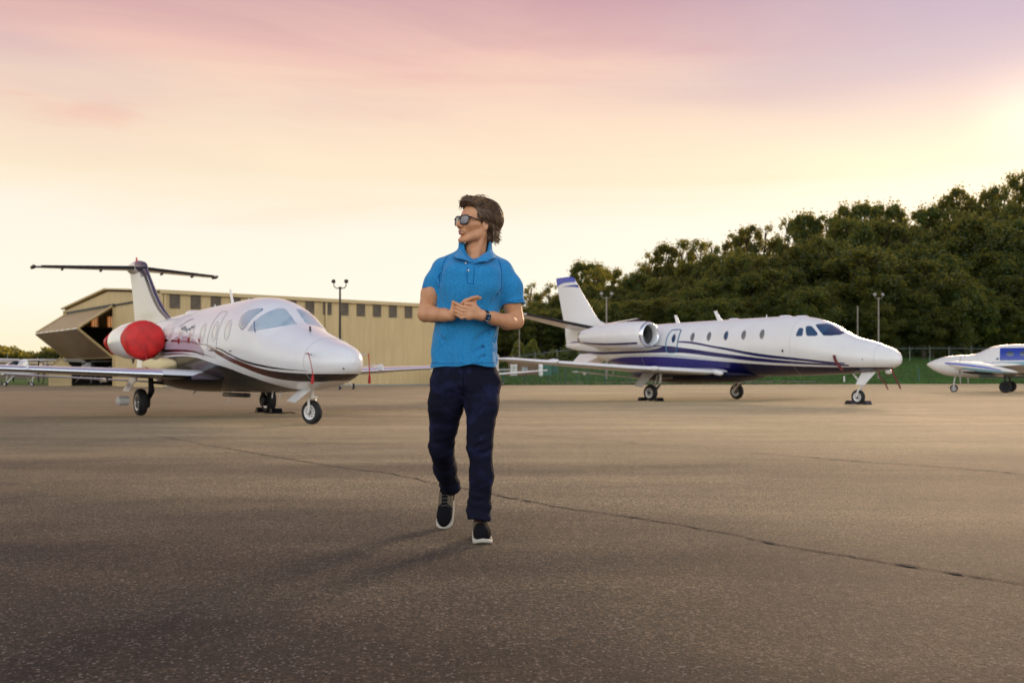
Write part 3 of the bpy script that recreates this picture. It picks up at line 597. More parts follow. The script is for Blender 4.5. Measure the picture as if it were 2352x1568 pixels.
class Fus:
    """fuselage: stations (s, top, bottom, half width, height of widest point); s runs aft from the nose, local x = -s"""
    def __init__(F, T, n): F.f = pchip(T); F.n = n; F.L = T[-1][0]
    def at(F, s, ph):
        top, bot, hw, zc = F.f(s); c, q = math.cos(ph), math.sin(ph); e = 2/F.n
        return Vector((-s, hw*math.copysign(abs(c)**e, c), zc+(top-zc if q > 0 else zc-bot)*math.copysign(abs(q)**e, q)))
    def nrm(F, s, ph):
        e = .004; du = F.at(s+e, ph)-F.at(max(s-e, 0), ph); dv = F.at(s, ph+e)-F.at(s, ph-e); n = dv.cross(du)
        n = n.normalized() if n.length > 1e-12 else Vector((1, 0, 0)); c = F.at(s, ph); ctr = Vector((c.x, 0, F.f(s)[3]))
        return n if n.dot(c-ctr) >= 0 else -n
    def ph(F, s, y, z):
        top, bot, hw, zc = F.f(s); d = (z-zc); h = (top-zc) if d > 0 else (zc-bot)
        q = min(1, abs(d)/max(h, 1e-4)); sp = math.copysign(q**(F.n/2), d); a = math.asin(max(-1, min(1, sp)))
        if abs(y)/hw < .25*1 and abs(y) < .45*hw:
            cp = (abs(y)/hw)**(F.n/2); a = math.copysign(math.acos(min(1, cp)), d)
        return a if y > 0 else math.pi-a
    def mesh(F, name, mat, parent, n=72, ds=.09):
        ss = [F.L*0]; s = 0.
        while s < F.L: s += ds if s > .6 else max(.006, .16*s+.004); ss.append(min(s, F.L))
        mb = MB(); mb.grid([[F.at(s, 2*math.pi*j/n) for j in range(n)] for s in ss], closev=True, capu=True)
        return mb.obj(name, mat, parent, ang=60)
    def patch(F, pts, off, rings=7, sub=8, scale=1., corner=None):
        """closed outline of (s, y, z) points laid on the skin, filled; returns MB"""
        P = [(s, F.ph(s, y, z)) for s, y, z in pts]; c = (sum(p[0] for p in P)/len(P), sum(p[1] for p in P)/len(P))
        k = len(P); D = []
        for i in range(k):
            p0, p1, p2, p3 = P[i-1], P[i], P[(i+1) % k], P[(i+2) % k]
            for j in range(sub):
                t = j/sub; D.append(tuple(.5*((2*p1[q])+(-p0[q]+p2[q])*t*.6+((2*p0[q]-5*p1[q]+4*p2[q]-p3[q])*.6+(p2[q]-p1[q])*0)*0) + 0 for q in (0, 1)) if False else tuple(p1[q]+(p2[q]-p1[q])*t for q in (0, 1)))
        for _ in range(corner if corner is not None else 2): D = [tuple((D[i-1][q]+2*D[i][q]+D[(i+1) % len(D)][q])/4 for q in (0, 1)) for i in range(len(D))]
        rows = []
        for rI in range(rings+1):
            f = scale*(1-rI/rings) if rI < rings else .02
            row = []
            for d in D:
                s = c[0]+(d[0]-c[0])*f; p = c[1]+(d[1]-c[1])*f; row.append(F.at(s, p)+F.nrm(s, p)*(off if rI else off-.012))
            rows.append(row)
        mb = MB(); mb.grid(rows, closev=True); b = len(mb.V); mb.V.append(F.at(*c)+F.nrm(*c)*off); m_ = len(D)
        for j in range(m_): mb.F.append((rings*m_+j, rings*m_+(j+1) % m_, b))
        return mb, D, c
    def outline(F, pts, off, r, sub=8, corner=2, scale=1., n=5):
        _, D, c = F.patch(pts, off, 2, sub, 1., corner); P = []
        for d in D+[D[0]]: s = c[0]+(d[0]-c[0])*scale; p = c[1]+(d[1]-c[1])*scale; P.append(F.at(s, p)+F.nrm(s, p)*off)
        return MB().tube(P, r, n, False)
def oval(s, z, ds, dz, y=-.8, n=12, lean=0.):
    return [(s+ds*math.cos(a)+lean*math.sin(a)*dz, y, z+dz*math.sin(a)) for a in [2*math.pi*i/n for i in range(n)]]
def airfoil(n=14, t=.12):
    U = []
    for i in range(n+1):
        x = (1-math.cos(math.pi*i/n))/2; y = 5*t*(.2969*math.sqrt(x)-.126*x-.3516*x*x+.2843*x**3-.1015*x**4); U.append((x, y))
    return [(x, y*1.15) for x, y in U[::-1]]+[(x, -y*.8) for x, y in U[1:]]
def wing(secs, mat, parent, name, vertical=False, label=None, part=None, n=14):
    """secs: (s_le, span, z, chord, t/c); span along local y, or along z for a fin (then z is y)"""
    AF = airfoil(n); rows = []
    for (sl, sp, z, ch, tc) in secs:
        row = []
        for (x, y) in AF:
            yy = y*tc/.12
            if part == 'le' and x > .10: continue
            if vertical: row.append((-(sl+x*ch), z+yy*ch, sp))
            else: row.append((-(sl+x*ch), sp, z+yy*ch))
        rows.append(row)
    mb = MB(); mb.grid(rows, closev=(part is None), capu=(part is None)); return mb.obj(name, mat, parent, ang=50, label=label)
def interp_secs(secs, a, k=6):
    out = []
    for i in range(len(secs)-1):
        for j in range(k): out.append(tuple(secs[i][q]+(secs[i+1][q]-secs[i][q])*j/k for q in range(5)))
    out.append(secs[-1]); return out
def le_strip(secs, mat, parent, name='leading_edge', grow=.006, vertical=False):
    AF = [p for p in airfoil(14) if p[0] < .11]; rows = []
    for (sl, sp, z, ch, tc) in secs:
        row = []
        for (x, y) in AF:
            yy = y*tc/.12*ch; yy += math.copysign(grow, yy) if yy else 0
            row.append((-(sl-grow+x*ch), z+yy, sp) if vertical else (-(sl-grow+x*ch), sp, z+yy))
        rows.append(row)
    return MB().grid(rows).obj(name, mat, parent, ang=180)
def wheel(parent, x, y, r, wd, rimmat=M_white, steer=0., name='wheel', rimr=.58):
    """wheel as a part: tyre with rim as sub-part; axle along local y"""
    M = TR(x, y, r) @ ROT(steer, 'Z') @ ROT(R(90), 'X'); h = wd/2
    prof = [(r*rimr, -h*.8), (r*.75, -h*.98), (r*.9, -h*.86), (r*.975, -h*.5), (r*.972, -h*.3), (r*.985, -h*.28), (r, -h*.08), (r, h*.08), (r*.985, h*.28), (r*.972, h*.3), (r*.975, h*.5), (r*.9, h*.86), (r*.75, h*.98), (r*rimr, h*.8)]
    t_ = MB().lathe(prof, 40, M, closed=True).obj(name, M_tyre, parent)
    q = [(0, -h*.5), (r*.12, -h*.85), (r*.2, -h*.8), (r*.24, -h*.35), (r*.42, -h*.3), (r*.5, -h*.8), (r*(rimr+.03), -h*.86), (r*(rimr+.03), h*.86), (r*.5, h*.8), (r*.42, h*.3), (r*.24, h*.35), (r*.2, h*.8), (r*.12, h*.85), (0, h*.5)]
    mb = MB().lathe(q, 32, M)
    for i in range(8):
        a = 2*math.pi*i/8
        for s_ in (-1, 1): mb.lathe([(0, -.012), (r*.07, -.01), (r*.07, .01), (0, .012)], 8, M @ TR(r*.33*math.cos(a), r*.33*math.sin(a), s_*h*.36))
    mb.obj('rim', rimmat, t_)
    hb = MB()
    for s_ in (-1, 1): hb.lathe([(0, -.004), (r*.20, -.004), (r*.20, .004), (0, .004)], 16, M @ TR(0, 0, s_*h*.83)); hb.lathe([(r*.28, -.003), (r*.40, -.003), (r*.40, .003), (r*.28, .003)], 24, M @ TR(0, 0, s_*h*.325))
    hb.obj('hub', M_dark, t_)
    return t_
def livery(name, base, layers, rough=.25, coat=.3):
    """layers: (colour, [(s,z) lower], [(s,z) upper], s0, s1[, colour2, sA, sB]) painted in order on side coordinates"""
    m = bpy.data.materials.new(name); m.use_nodes = True; t, b, oc = nodes(m); x = t.sep(oc); s = t.math('MULTIPLY', x[0], -1.); z = x[2]
    c = t.mix(t.mr(t.noise(oc, 1.8, 5., .6), .35, .65), tuple(v*.96 for v in base), tuple(min(.83, v*1.03) for v in base))
    dirt = t.noise(t.comb(t.math('MULTIPLY', x[0], .7), x[1], t.math('MULTIPLY', z, 4.)), 1.6, 6., .65)
    c = t.mix(t.math('MULTIPLY', t.mr(dirt, .55, .8, 0., .35), t.mr(z, 1.8, .9, 0., 1.)), c, (.42, .37, .31))
    for L in layers:
        col, lo, up, s0, s1 = L[:5]; f = None
        if up: f = t.math('LESS_THAN', z, t.curve(s, up, 0, 16.5, .4, 5.4))
        if lo: g = t.math('GREATER_THAN', z, t.curve(s, lo, 0, 16.5, .4, 5.4)); f = t.math('MULTIPLY', f, g) if f is not None else g
        g = t.math('MULTIPLY', t.math('GREATER_THAN', s, s0), t.math('LESS_THAN', s, s1)); f = t.math('MULTIPLY', f, g)
        cc = col
        if len(L) > 5: cc = t.mix(t.mr(s, L[6], L[7], 0, 1, True), col, L[5])
        c = t.mix(f, c, cc)
    t.l.new(c, b.inputs['Base Color']); b.inputs['Roughness'].default_value = rough; b.inputs['Coat Weight'].default_value = coat; b.inputs['Coat Roughness'].default_value = .05
    return m
def glass(name, col, rough=.06, c2=None, spec=.9, coat=1.):
    m = bpy.data.materials.new(name); m.use_nodes = True; t, b, oc = nodes(m)
    if c2: t.l.new(t.mix(t.mr(t.noise(oc, 1.7, 3., .5, .5), .4, .6, 0, 1, True), col, c2), b.inputs['Base Color'])
    else: b.inputs['Base Color'].default_value = c4(col)
    b.inputs['Roughness'].default_value = rough; b.inputs['Specular IOR Level'].default_value = spec; b.inputs['Coat Weight'].default_value = coat; b.inputs['Coat Roughness'].default_value = .02; return m
def blade(parent, s, z, h, ch, sweep, name='antenna', mat=M_white, y=0.):
    return wing([(s, z, y, ch, .12), (s+sweep, z+h, y, ch*.6, .12)], mat, parent, name, True)

# ======================= left jet
TA = [(0,1.14,1.12,.005,1.13),(.04,1.25,1.0,.12,1.12),(.15,1.34,.91,.23,1.11),(.35,1.42,.83,.335,1.11),(.65,1.49,.76,.44,1.12),(1.0,1.575,.70,.53,1.14),(1.5,1.69,.65,.62,1.18),(2.0,1.82,.62,.70,1.25),(2.25,1.90,.61,.73,1.29),(2.5,2.05,.60,.76,1.34),(2.8,2.22,.585,.79,1.40),(3.1,2.35,.575,.81,1.45),(3.6,2.45,.56,.835,1.5),(4.2,2.485,.555,.84,1.5),(6,2.46,.55,.84,1.5),(8,2.41,.56,.84,1.5),(9.5,2.36,.72,.78,1.55),(11,2.28,1.0,.62,1.65),(12.5,2.16,1.35,.42,1.78),(13.6,2.04,1.68,.2,1.87)]
ja = thing('private_jet', 'white jet with black belly, maroon stripes and red engine covers, left of the man', 'jet', (-2.68, 16.98, 0), R(35.5-90))
FA = Fus(TA, 2.15)
BK = (.006, .006, .010); MR = (.045, .010, .008); MRR = (.10, .018, .010)
dk_up = [(0, .3), (1.75, .62), (2.08, .67), (2.4, .735), (2.88, .83), (3.47, .94), (4.02, 1.04), (4.7, 1.13), (5.2, 1.20), (5.9, 1.285), (6.96, 1.33), (8.04, 1.31), (10.5, 1.3), (16.5, 1.35)]
lv = livery('left_jet_livery', (.82, .83, .84), [
    ((.43, .38, .45), [(0, 1.3), (5.2, 1.3), (6.2, 1.4), (8, 1.4), (16.5, 1.4)], [(0, 1.3), (5.1, 1.36), (5.6, 1.55), (6.2, 1.72), (7.1, 1.78), (7.8, 1.66), (8.5, 1.75), (16.5, 1.7)], 5.3, 9.2),  # purple-grey layer: reflection near the engine put into the paint colour
    (BK, None, dk_up, 1.72, 14.),
    (BK, [(.3, .81), (.43, .81), (.8, .79), (1.49, .80), (2.14, .85), (2.71, .94), (3.31, 1.065), (3.88, 1.18), (4.5, 1.33), (5.1, 1.49), (16.5, 1.5)], [(0, .93), (.59, .93), (1.27, .945), (1.95, .98), (2.57, 1.045), (3.24, 1.16), (3.84, 1.275), (4.54, 1.42), (5.1, 1.5), (16.5, 1.5)], .1, 5.1, MRR, 1.3, 3.4),
    (BK, [(.8, .975), (1.66, 1.005), (2.39, 1.06), (3.21, 1.165), (3.8, 1.295), (4.54, 1.445), (16.5, 1.5)], [(.8, .978), (1.66, 1.03), (2.39, 1.10), (3.21, 1.21), (3.8, 1.335), (4.54, 1.475), (16.5, 1.5)], .85, 4.54),
    (MR, [(4.5, 1.445), (5.1, 1.525), (5.55, 1.552), (6.3, 1.62), (6.8, 1.64), (8.2, 1.68), (16.5, 1.7)], [(4.5, 1.455), (5.1, 1.54), (5.55, 1.57), (6.3, 1.645), (6.8, 1.665), (8.2, 1.75), (16.5, 1.8)], 4.55, 9.),
    (BK, [(4.6, 1.25), (5.37, 1.335), (6.07, 1.395), (6.94, 1.43), (8.2, 1.43), (16.5, 1.43)], [(4.6, 1.255), (5.37, 1.355), (6.07, 1.435), (6.94, 1.478), (8.2, 1.51), (9, 1.56), (16.5, 1.6)], 4.6, 13.),
    (MRR, [(5.6, 1.31), (6.3, 1.345), (7, 1.365), (8.2, 1.365), (16.5, 1.37)], [(5.6, 1.31), (6.3, 1.365), (7, 1.395), (8.2, 1.40), (16.5, 1.40)], 5.6, 13.)])
fa = FA.mesh('fuselage', lv, ja)
G_pale = glass('shaded_cockpit_glass', (.30, .42, .50), .08, (.42, .54, .60)); G_rim = pmat('window_seal_blue', (.02, .07, .20), .25, coat=.6); G_rim2 = pmat('window_frame_white', (.62, .66, .70), .3, coat=.4)
def mirror(pts): return [(s, -y, z) for s, y, z in pts]
rw = [(3.50, -.77, 1.88), (3.54, -.67, 2.07), (3.43, -.60, 2.16), (3.19, -.50, 2.20), (2.99, -.41, 2.195), (2.94, -.46, 2.14), (3.0, -.59, 2.06), (3.06, -.70, 1.92), (3.12, -.76, 1.80), (3.24, -.78, 1.74)]
fw = [(3.05, -.77, 1.71), (2.98, -.71, 1.84), (2.91, -.64, 1.95), (2.85, -.52, 2.06), (2.81, -.38, 2.14), (2.81, -.2, 2.195), (2.77, -.085, 2.19), (2.62, -.075, 2.11), (2.38, -.07, 1.98), (2.15, -.07, 1.875), (2.15, -.2, 1.86), (2.18, -.36, 1.825), (2.30, -.50, 1.79), (2.45, -.61, 1.755), (2.66, -.70, 1.725), (2.87, -.755, 1.70)]
for nm, pl, sc in (('side_window', rw, 1.06), ('windscreen', fw, 1.05)):
    for k, q in enumerate((pl, mirror(pl))):
        fr_ = FA.patch(q, .004, 6, 6, sc)[0].obj(nm, G_rim, ja, ang=180)
        FA.patch(q, .009, 7, 6, .965)[0].obj('pane', G_pale, fr_, ang=180)
MB().tube([FA.at(2.70, FA.ph(2.70, -.71, 1.72))+Vector((0, -.012, 0)), FA.at(2.90, FA.ph(2.90, -.66, 1.93))+Vector((0, -.012, .004))], .010, 5).obj('window_post', G_rim, ja)
M_line = pmat('panel_gap', (.42, .41, .40), .6); M_winw = pmat('shaded_cabin_window', (.66, .66, .66), .15, coat=.8)
for i in range(7):
    s = 3.93+i*.755
    for sg in (-1, 1):
        q = [(a, sg*.8, z) for a, _, z in oval(s+.03, 1.80, .155, .205)]
        f_ = FA.outline(q, .002, .0045, 4, 1).obj('cabin_window', M_line, ja)
        FA.patch(q, .004, 4, 4, .95)[0].obj('pane', M_winw if (s < 5.7) else pmat('maroon_shade', (.62, .60, .60), .15, coat=.8), f_, ang=180)
for s, hz in ((6.99, 1.66), (6.33, 1.66)):
    pass
M_mar = pmat('maroon_paint', (.10, .008, .012), .25, coat=.7)
for s in (5.59, 6.31, 7.02):
    q = [(s-.12, -.8, 1.74), (s+.13, -.8, 1.74), (s+.12, -.8, 1.66), (s+.03, -.8, 1.575), (s-.05, -.8, 1.60), (s-.11, -.8, 1.67)]
    if s < 5.7: q = [(s-.06, -.8, 1.66), (s+.12, -.8, 1.72), (s+.10, -.8, 1.63), (s, -.8, 1.57), (s-.07, -.8, 1.60)]
    FA.patch(q, .007, 4, 4, 1.)[0].obj('window_flash', M_mar, ja, ang=180)
door = [(4.89, -.58, 2.22), (5.01, -.73, 2.0), (5.07, -.83, 1.65), (5.08, -.84, 1.43), (4.54, -.84, 1.41), (4.51, -.83, 1.64), (4.47, -.78, 1.9), (4.45, -.62, 2.2)]
dd = FA.outline([(s, 1 * y, z) for s, y, z in door], .003, .006, 6, 1).obj('cabin_door', M_line, ja)
FA.patch([(5.07, -.84, 1.445), (4.54, -.84, 1.425), (4.56, -.84, 1.385), (5.04, -.84, 1.40)], .006, 3, 4, 1.)[0].obj('door_sill', M_black, dd, ang=180)
# skin joints
def ring(F, s, par, z0=None):
    P = [F.at(s, 2*math.pi*j/64)+F.nrm(s, 2*math.pi*j/64)*.001 for j in range(65)]; MB().tube(P, .0035, 4, False).obj('panel_joint', M_line, par)
for s_ in (.95, 10.2): ring(FA, s_, ja)
# nose details
for sg in (-1, 1):
    pt = MB(); b0 = FA.at(.78, FA.ph(.78, sg*.46, 1.27)); o_ = b0+Vector((.02, sg*.10, .01))
    pt.tube([b0, b0+Vector((-.0, sg*.07, .015)), o_, o_+Vector((.13, 0, 0))], [.018, .016, .013, .010], 8).obj('pitot_tube', M_alu, ja)
FA.patch(oval(.10, 1.02, .02, .025, -.2, 8), .004, 2, 3, 1.)[0].obj('static_port', M_dark, ja)
FA.patch(oval(3.75, 1.38, .10, .016, -.8, 8), .006, 2, 3, 1.)[0].obj('door_handle', M_dark, ja)
MB().tube([(-1.6, -.10, 1.70), (-1.62, -.10, 1.80)], [.022, .018], 8).obj('temperature_probe', M_dark, ja)
blade(ja, 5.80, 2.42, .38, .18, .22); blade(ja, 4.9, 2.43, .10, .07, .03); blade(ja, 7.0, 2.40, .12, .08, .04)
MB().lathe([(0, .05), (.14, .045), (.2, 0), (.2, -.05)], 16, TR(-8.6, 0, 2.41) @ Matrix.Diagonal((1.9, .8, 1, 1))).obj('antenna_fairing', M_white, ja)
blade(ja, 6.0, .58, -.30, .10, .14, 'belly_antenna'); MB().tube([(-8.4, .0, .57), (-8.6, 0, .47)], [.03, .02], 8).obj('drain_mast', M_offwhite, ja)
MB().box((-5.7, 0, .48), (1.35, .16, .09), bev=.03).obj('belly_fairing', M_black, ja)
for s_ in (3.2, 3.6, 9.0, 9.6): blade(ja, s_, .57 if s_ < 8 else .75, -.12, .08, .05, 'drain_mast')
# wing and flaps
secA = lambda sg: [(5.45, sg*.55, .87, 2.35, .11), (5.69, sg*.95, .895, 2.15, .11), (6.35, sg*3.2, .99, 1.6, .105), (7.05, sg*5.9, 1.10, 1.08, .10), (7.22, sg*6.45, 1.125, .95, .09), (7.5, sg*6.66, 1.135, .62, .06)]
M_wingtop = pmat('wing_paint_white', (.74, .74, .75), .25, coat=.6, var=(1.5, .06))
for sg in (-1, 1):
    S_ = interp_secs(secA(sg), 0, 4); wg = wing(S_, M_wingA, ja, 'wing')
    le_strip([s for s in S_ if abs(s[1]) > 1.0], M_metal, wg)
    MB().tube([(-6.62, sg*4.0, 1.10), (-6.95, sg*4.0, 1.16), (-7.6, sg*4.0, 1.12)], [.012, .012, .01], 4).obj('fence_base', M_white, wg)
    MB().prism([(-6.45, 1.02), (-6.50, 1.17), (-6.62, 1.185), (-6.8, 1.15), (-7.2, 1.05)], 'y', sg*4.0-.012, sg*4.0+.012).obj('wing_fence', M_white, wg)
    # lowered flap behind the trailing edge
    wing([(7.98, sg*.9, .74, .42, .11), (8.05, sg*4.2, .93, .36, .11)], M_wingtop, wg, 'flap')
    MB().box((-7.95, sg*2.2, .80), (.5, .06, .10), bev=.02).obj('flap_track', M_alu, wg)
# wing root fairing
Mfair = MB(); rows = []
for i in range(13):
    u = i/12; s = 4.75+u*4.3; k = math.sin(math.pi*min(1, max(0, u)))**.7
    rows.append([(-s, .05+(.62+.46*k)*math.cos(a)*1.02, .82+(.27*k+.02)*math.sin(a)-.0) for a in [math.pi*2*j/20 for j in range(20)]])
for sg in (-1, 1):
    q = MB(); rows2 = [[(p[0], sg*(p[1]), p[2]) for p in row] for row in rows]; q.grid(rows2, closev=True, capu=True); q.obj('root_fairing', M_black, ja)
# tail
finA = [(10.0, 2.20, 0, 3.7, .05), (10.53, 2.42, 0, 3.25, .06), (10.94, 2.59, 0, 2.88, .08), (11.51, 2.93, 0, 2.42, .09), (12.11, 3.41, 0, 1.98, .10), (12.50, 3.74, 0, 1.75, .10), (12.72, 3.92, 0, 1.68, .10)]
m = bpy.data.materials.new('left_jet_fin'); m.use_nodes = True; t, b, oc = nodes(m); x = t.sep(oc); s = t.math('MULTIPLY', x[0], -1.)
dl = t.math('SUBTRACT', s, t.curve(x[2], [(2.2, 10.0), (2.42, 10.53), (2.59, 10.94), (2.93, 11.51), (3.41, 12.11), (3.74, 12.5), (4.1, 12.9)], 2., 4.3, 9.5, 14.5))
f1 = t.math('MULTIPLY', t.math('GREATER_THAN', dl, .10), t.math('LESS_THAN', dl, .30)); c = t.mix(f1, (.66, .62, .55), (.008, .008, .03))
c = t.mix(t.math('LESS_THAN', dl, .07), c, (.008, .01, .05)); c = t.mix(t.math('MULTIPLY', t.math('GREATER_THAN', x[2], 3.6), t.math('LESS_THAN', dl, .55)), c, (.01, .012, .05))
t.l.new(c, b.inputs['Base Color']); b.inputs['Roughness'].default_value = .3; b.inputs['Coat Weight'].default_value = .5; M_finA = m
fin = wing(interp_secs(finA, 0, 4), M_finA, ja, 'fin', True)
Bt = Fus([(12.55, 3.90, 3.86, .01, 3.88), (12.72, 3.99, 3.80, .07, 3.89), (13.0, 4.06, 3.74, .12, 3.90), (13.5, 4.12, 3.73, .15, 3.92), (14.0, 4.10, 3.78, .12, 3.94), (14.4, 4.05, 3.86, .07, 3.96), (14.62, 4.01, 3.97, .01, 3.99)], 2.)
Bt.at0 = Bt.at; ss = np.linspace(12.55, 14.62, 22); mb = MB(); mb.grid([[Bt.at(s, 2*math.pi*j/24) for j in range(24)] for s in ss], closev=True, capu=True); mb.obj('tail_bullet', M_finA, ja, ang=60)
MB().tube([(-13.6, 0, 4.1), (-13.6, 0, 4.22)], [.03, .02], 8).obj('beacon', M_red, fin)
for sg in (-1, 1):
    st = wing(interp_secs([(13.25, sg*.04, 3.90, 1.05, .10), (14.08, sg*2.38, 3.87, .62, .09), (14.15, sg*2.5, 3.87, .5, .07)], 0, 4), M_wingtop, ja, 'tailplane')
    le_strip([(13.25, sg*.1, 3.90, 1.05, .10), (14.08, sg*2.38, 3.87, .62, .09)], M_dark, st)
    MB().lathe([(0, -.3), (.05, -.2), (.055, .1), (0, .34)], 10, TR(-14.42, sg*2.52, 3.87) @ ROT(R(90), 'Y')).obj('tip_weight', M_dark, st)
    for k in (.35, .75): MB().box((-13.9-.6*k, sg*2.4*k, 3.835), (.22, .03, .05)).obj('hinge', M_dark, st, smooth=False)
wing([(12.1, 1.42, 0, 1.4, .04), (12.6, 1.12, 0, 1.0, .04)], M_white, ja, 'ventral_fin', True)
FA.patch([(11.4, -.5, 2.05), (11.1, -.5, 2.07), (11.25, -.5, 1.97)], .006, 2, 3, 1.)[0].obj('vent', M_dark, ja)
# engines
def nacelle(parent, s0, s1, y, z, r, mats, lip=.05, name='engine_nacelle', rear=.6, stripes=None):
    L = s1-s0; M = TR(-s0, y, z) @ ROT(R(-90), 'Y')
    prof = [(r*.80, .30), (r*.76, .12), (r*.80, .03), (r*.86, 0.), (r*.93, .03), (r*1.0, .12), (r*1.06, .35), (r*1.10, L*.35), (r*1.06, L*.55), (r*.92, L*.78), (r*rear*1.02, L), (r*rear*.95, L), (r*rear*.9, L-.2)]
    o_ = MB().lathe(prof, 48, M).obj(name, mats[0], parent, ang=70)
    lp = [(r*.785, .10), (r*.805, .025), (r*.86, -.012), (r*.94, .018), (r*1.012, .115), (r*1.0, .13)]
    MB().lathe(lp, 48, M).obj('intake_lip', mats[1], o_, ang=180)
    MB().lathe([(r*.79, .28), (r*.2, .34), (0, .34)], 32, M).obj('intake_throat', M_intake, o_)
    q = MB()
    for i in range(20): a = 2*math.pi*i/20; q.add([(r*.15*math.cos(a), r*.15*math.sin(a), .30), (r*.77*math.cos(a), r*.77*math.sin(a), .29), (r*.77*math.cos(a+.2), r*.77*math.sin(a+.2), .33), (r*.15*math.cos(a+.3), r*.15*math.sin(a+.3), .33)], [(0, 1, 2, 3)], M)
    q.obj('fan', M_fan, o_, smooth=False); MB().lathe([(0, .14), (r*.08, .2), (r*.16, .32)], 20, M).obj('spinner', M_fan, o_)
    MB().lathe([(r*rear*.9, L-.15), (0, L-.15)], 24, M).obj('exhaust', M_intake, o_)
    return o_
for sg in (-1, 1):
    na = nacelle(ja, 8.05, 10.55, sg*1.27, 1.72, .40, (M_white, M_alu))
    MB().prism([(-8.6, 1.66), (-10.6, 1.70), (-10.5, 1.78), (-8.7, 1.80)], 'y', sg*.55, sg*1.0).obj('pylon', M_white, na)
    MB().tube([(-9.1, sg*1.27, 1.30), (-9.12, sg*1.27, 1.18)], [.05, .012], 8).obj('drain', M_alu, na)
    MB().lathe([(.446, .0), (.446, .012)], 48, TR(-9.25, sg*1.27, 1.72) @ ROT(R(-90), 'Y')).obj('cowl_joint', M_line, na)
# red covers (things of their own)
def cover(label, loc, rz, r, L, rear=False):
    o_ = thing('engine_cover', label, 'engine cover', loc, rz, 'red engine covers'); rg = np.random.default_rng(int(abs(loc[0]*100)))
    prof = [(0, -.05), (r*.5, -.052), (r*.86, -.035), (r*.985, .02), (r*1.03, .10), (r*1.05, L*.6), (r*1.045, L)]
    if rear: prof = [(0, -.02), (r*.6, -.05), (r*.95, 0.), (r*1.08, .10), (r*1.12, .2), (r*1.05, L)]
    V = []; Fc = []; n = 56
    for i, (a, z) in enumerate(prof):
        for j in range(n):
            th = 2*math.pi*j/n; wv = .012*math.sin(th*3+i)+.008*math.sin(th*7+i*2)+(.02*math.sin(th*5) if rear else 0)
            V.append(((a+wv*(a > .1))*math.cos(th), (a+wv*(a > .1))*math.sin(th), z+.012*math.sin(th*4)*(i > 4)))
    for i in range(len(prof)-1):
        for j in range(n): Fc.append((i*n+j, i*n+(j+1) % n, (i+1)*n+(j+1) % n, (i+1)*n+j))
    mb = MB(); mb.add(V, Fc, ROT(R(-90), 'Y')); mb.obj('cover_cloth', M_red, o_, ang=180); return o_
def jaw(s, y, z, pose=(-2.68, 16.98, 35.5)):
    th = R(pose[2]); f = (math.sin(th), -math.cos(th)); l = (-f[1], f[0]); return (pose[0]-f[0]*s+l[0]*y, pose[1]-f[1]*s+l[1]*y, z)
for sg, nm in ((-1, 'near'), (1, 'far')):
    c_ = cover('red cloth cover over the front of the %s engine of the left jet' % nm, jaw(8.0, sg*1.27, 1.72), R(35.5-90), .435, .40)
    if sg < 0:
        MB().tube([(.04, -.04, -.10), (.06, -.02, -.35), (.05, .0, -.62), (0, .05, -.78)], [.02, .03, .04, .035], 8, flat=.5).obj('strap', M_redc, c_)
    cover('red cloth cover bundled over the exhaust of the %s engine of the left jet' % nm, jaw(10.72, sg*1.27, 1.72), R(35.5+90), .27, .34, True)
yb = thing('wing_cover', 'crumpled yellow cloth bundle lying on the left jet\'s wing root under the engine', 'cloth', jaw(7.6, -1.05, 1.06)); mb = MB()
V = []; Fc = []; rr2 = random.Random(4)
for i in range(9):
    for j in range(16):
        a = 2*math.pi*j/16; u = i/8; rr3 = math.sin(math.pi*(.08+.84*u))**.6; V.append((-.42+.84*u, .16*rr3*math.cos(a)*rr2.uniform(.75, 1.2), .1+.14*rr3*math.sin(a)*rr2.uniform(.7, 1.25)))
for i in range(8):
    for j in range(16): Fc.append((i*16+j, i*16+(j+1) % 16, (i+1)*16+(j+1) % 16, (i+1)*16+j))
Fc += [tuple(range(16)), tuple(range(128, 144))]; mb.add(V, Fc); mb.obj('folded_cloth', M_yel, yb, ang=180)
# pitot covers with ribbons
def pcover(label, p, sw):
    o_ = thing('pitot_cover', label, 'pitot cover', p, 0, 'red pitot covers')
    MB().tube([(0, 0, 0), (sw*.03, -.02, -.03), (sw*.05, -.01, -.1), (sw*.09, 0, -.25), (sw*.11, 0, -.38)], [.014, .009, .008, .009, .012], 6, flat=.4).obj('ribbon', M_redc, o_)
    MB().tube([(sw*.11, 0, -.37), (sw*.11, 0, -.44), (sw*.09, 0, -.53)], [.012, .025, .026], 8, flat=.4).obj('tag', M_redc, o_); return o_
pcover('red remove-before-flight ribbon hanging down the near side of the left jet\'s nose', jaw(.66, -.57, 1.29), .8)
pcover('red remove-before-flight ribbon dangling beyond the far side of the left jet\'s nose', jaw(.60, .57, 1.29), .15)
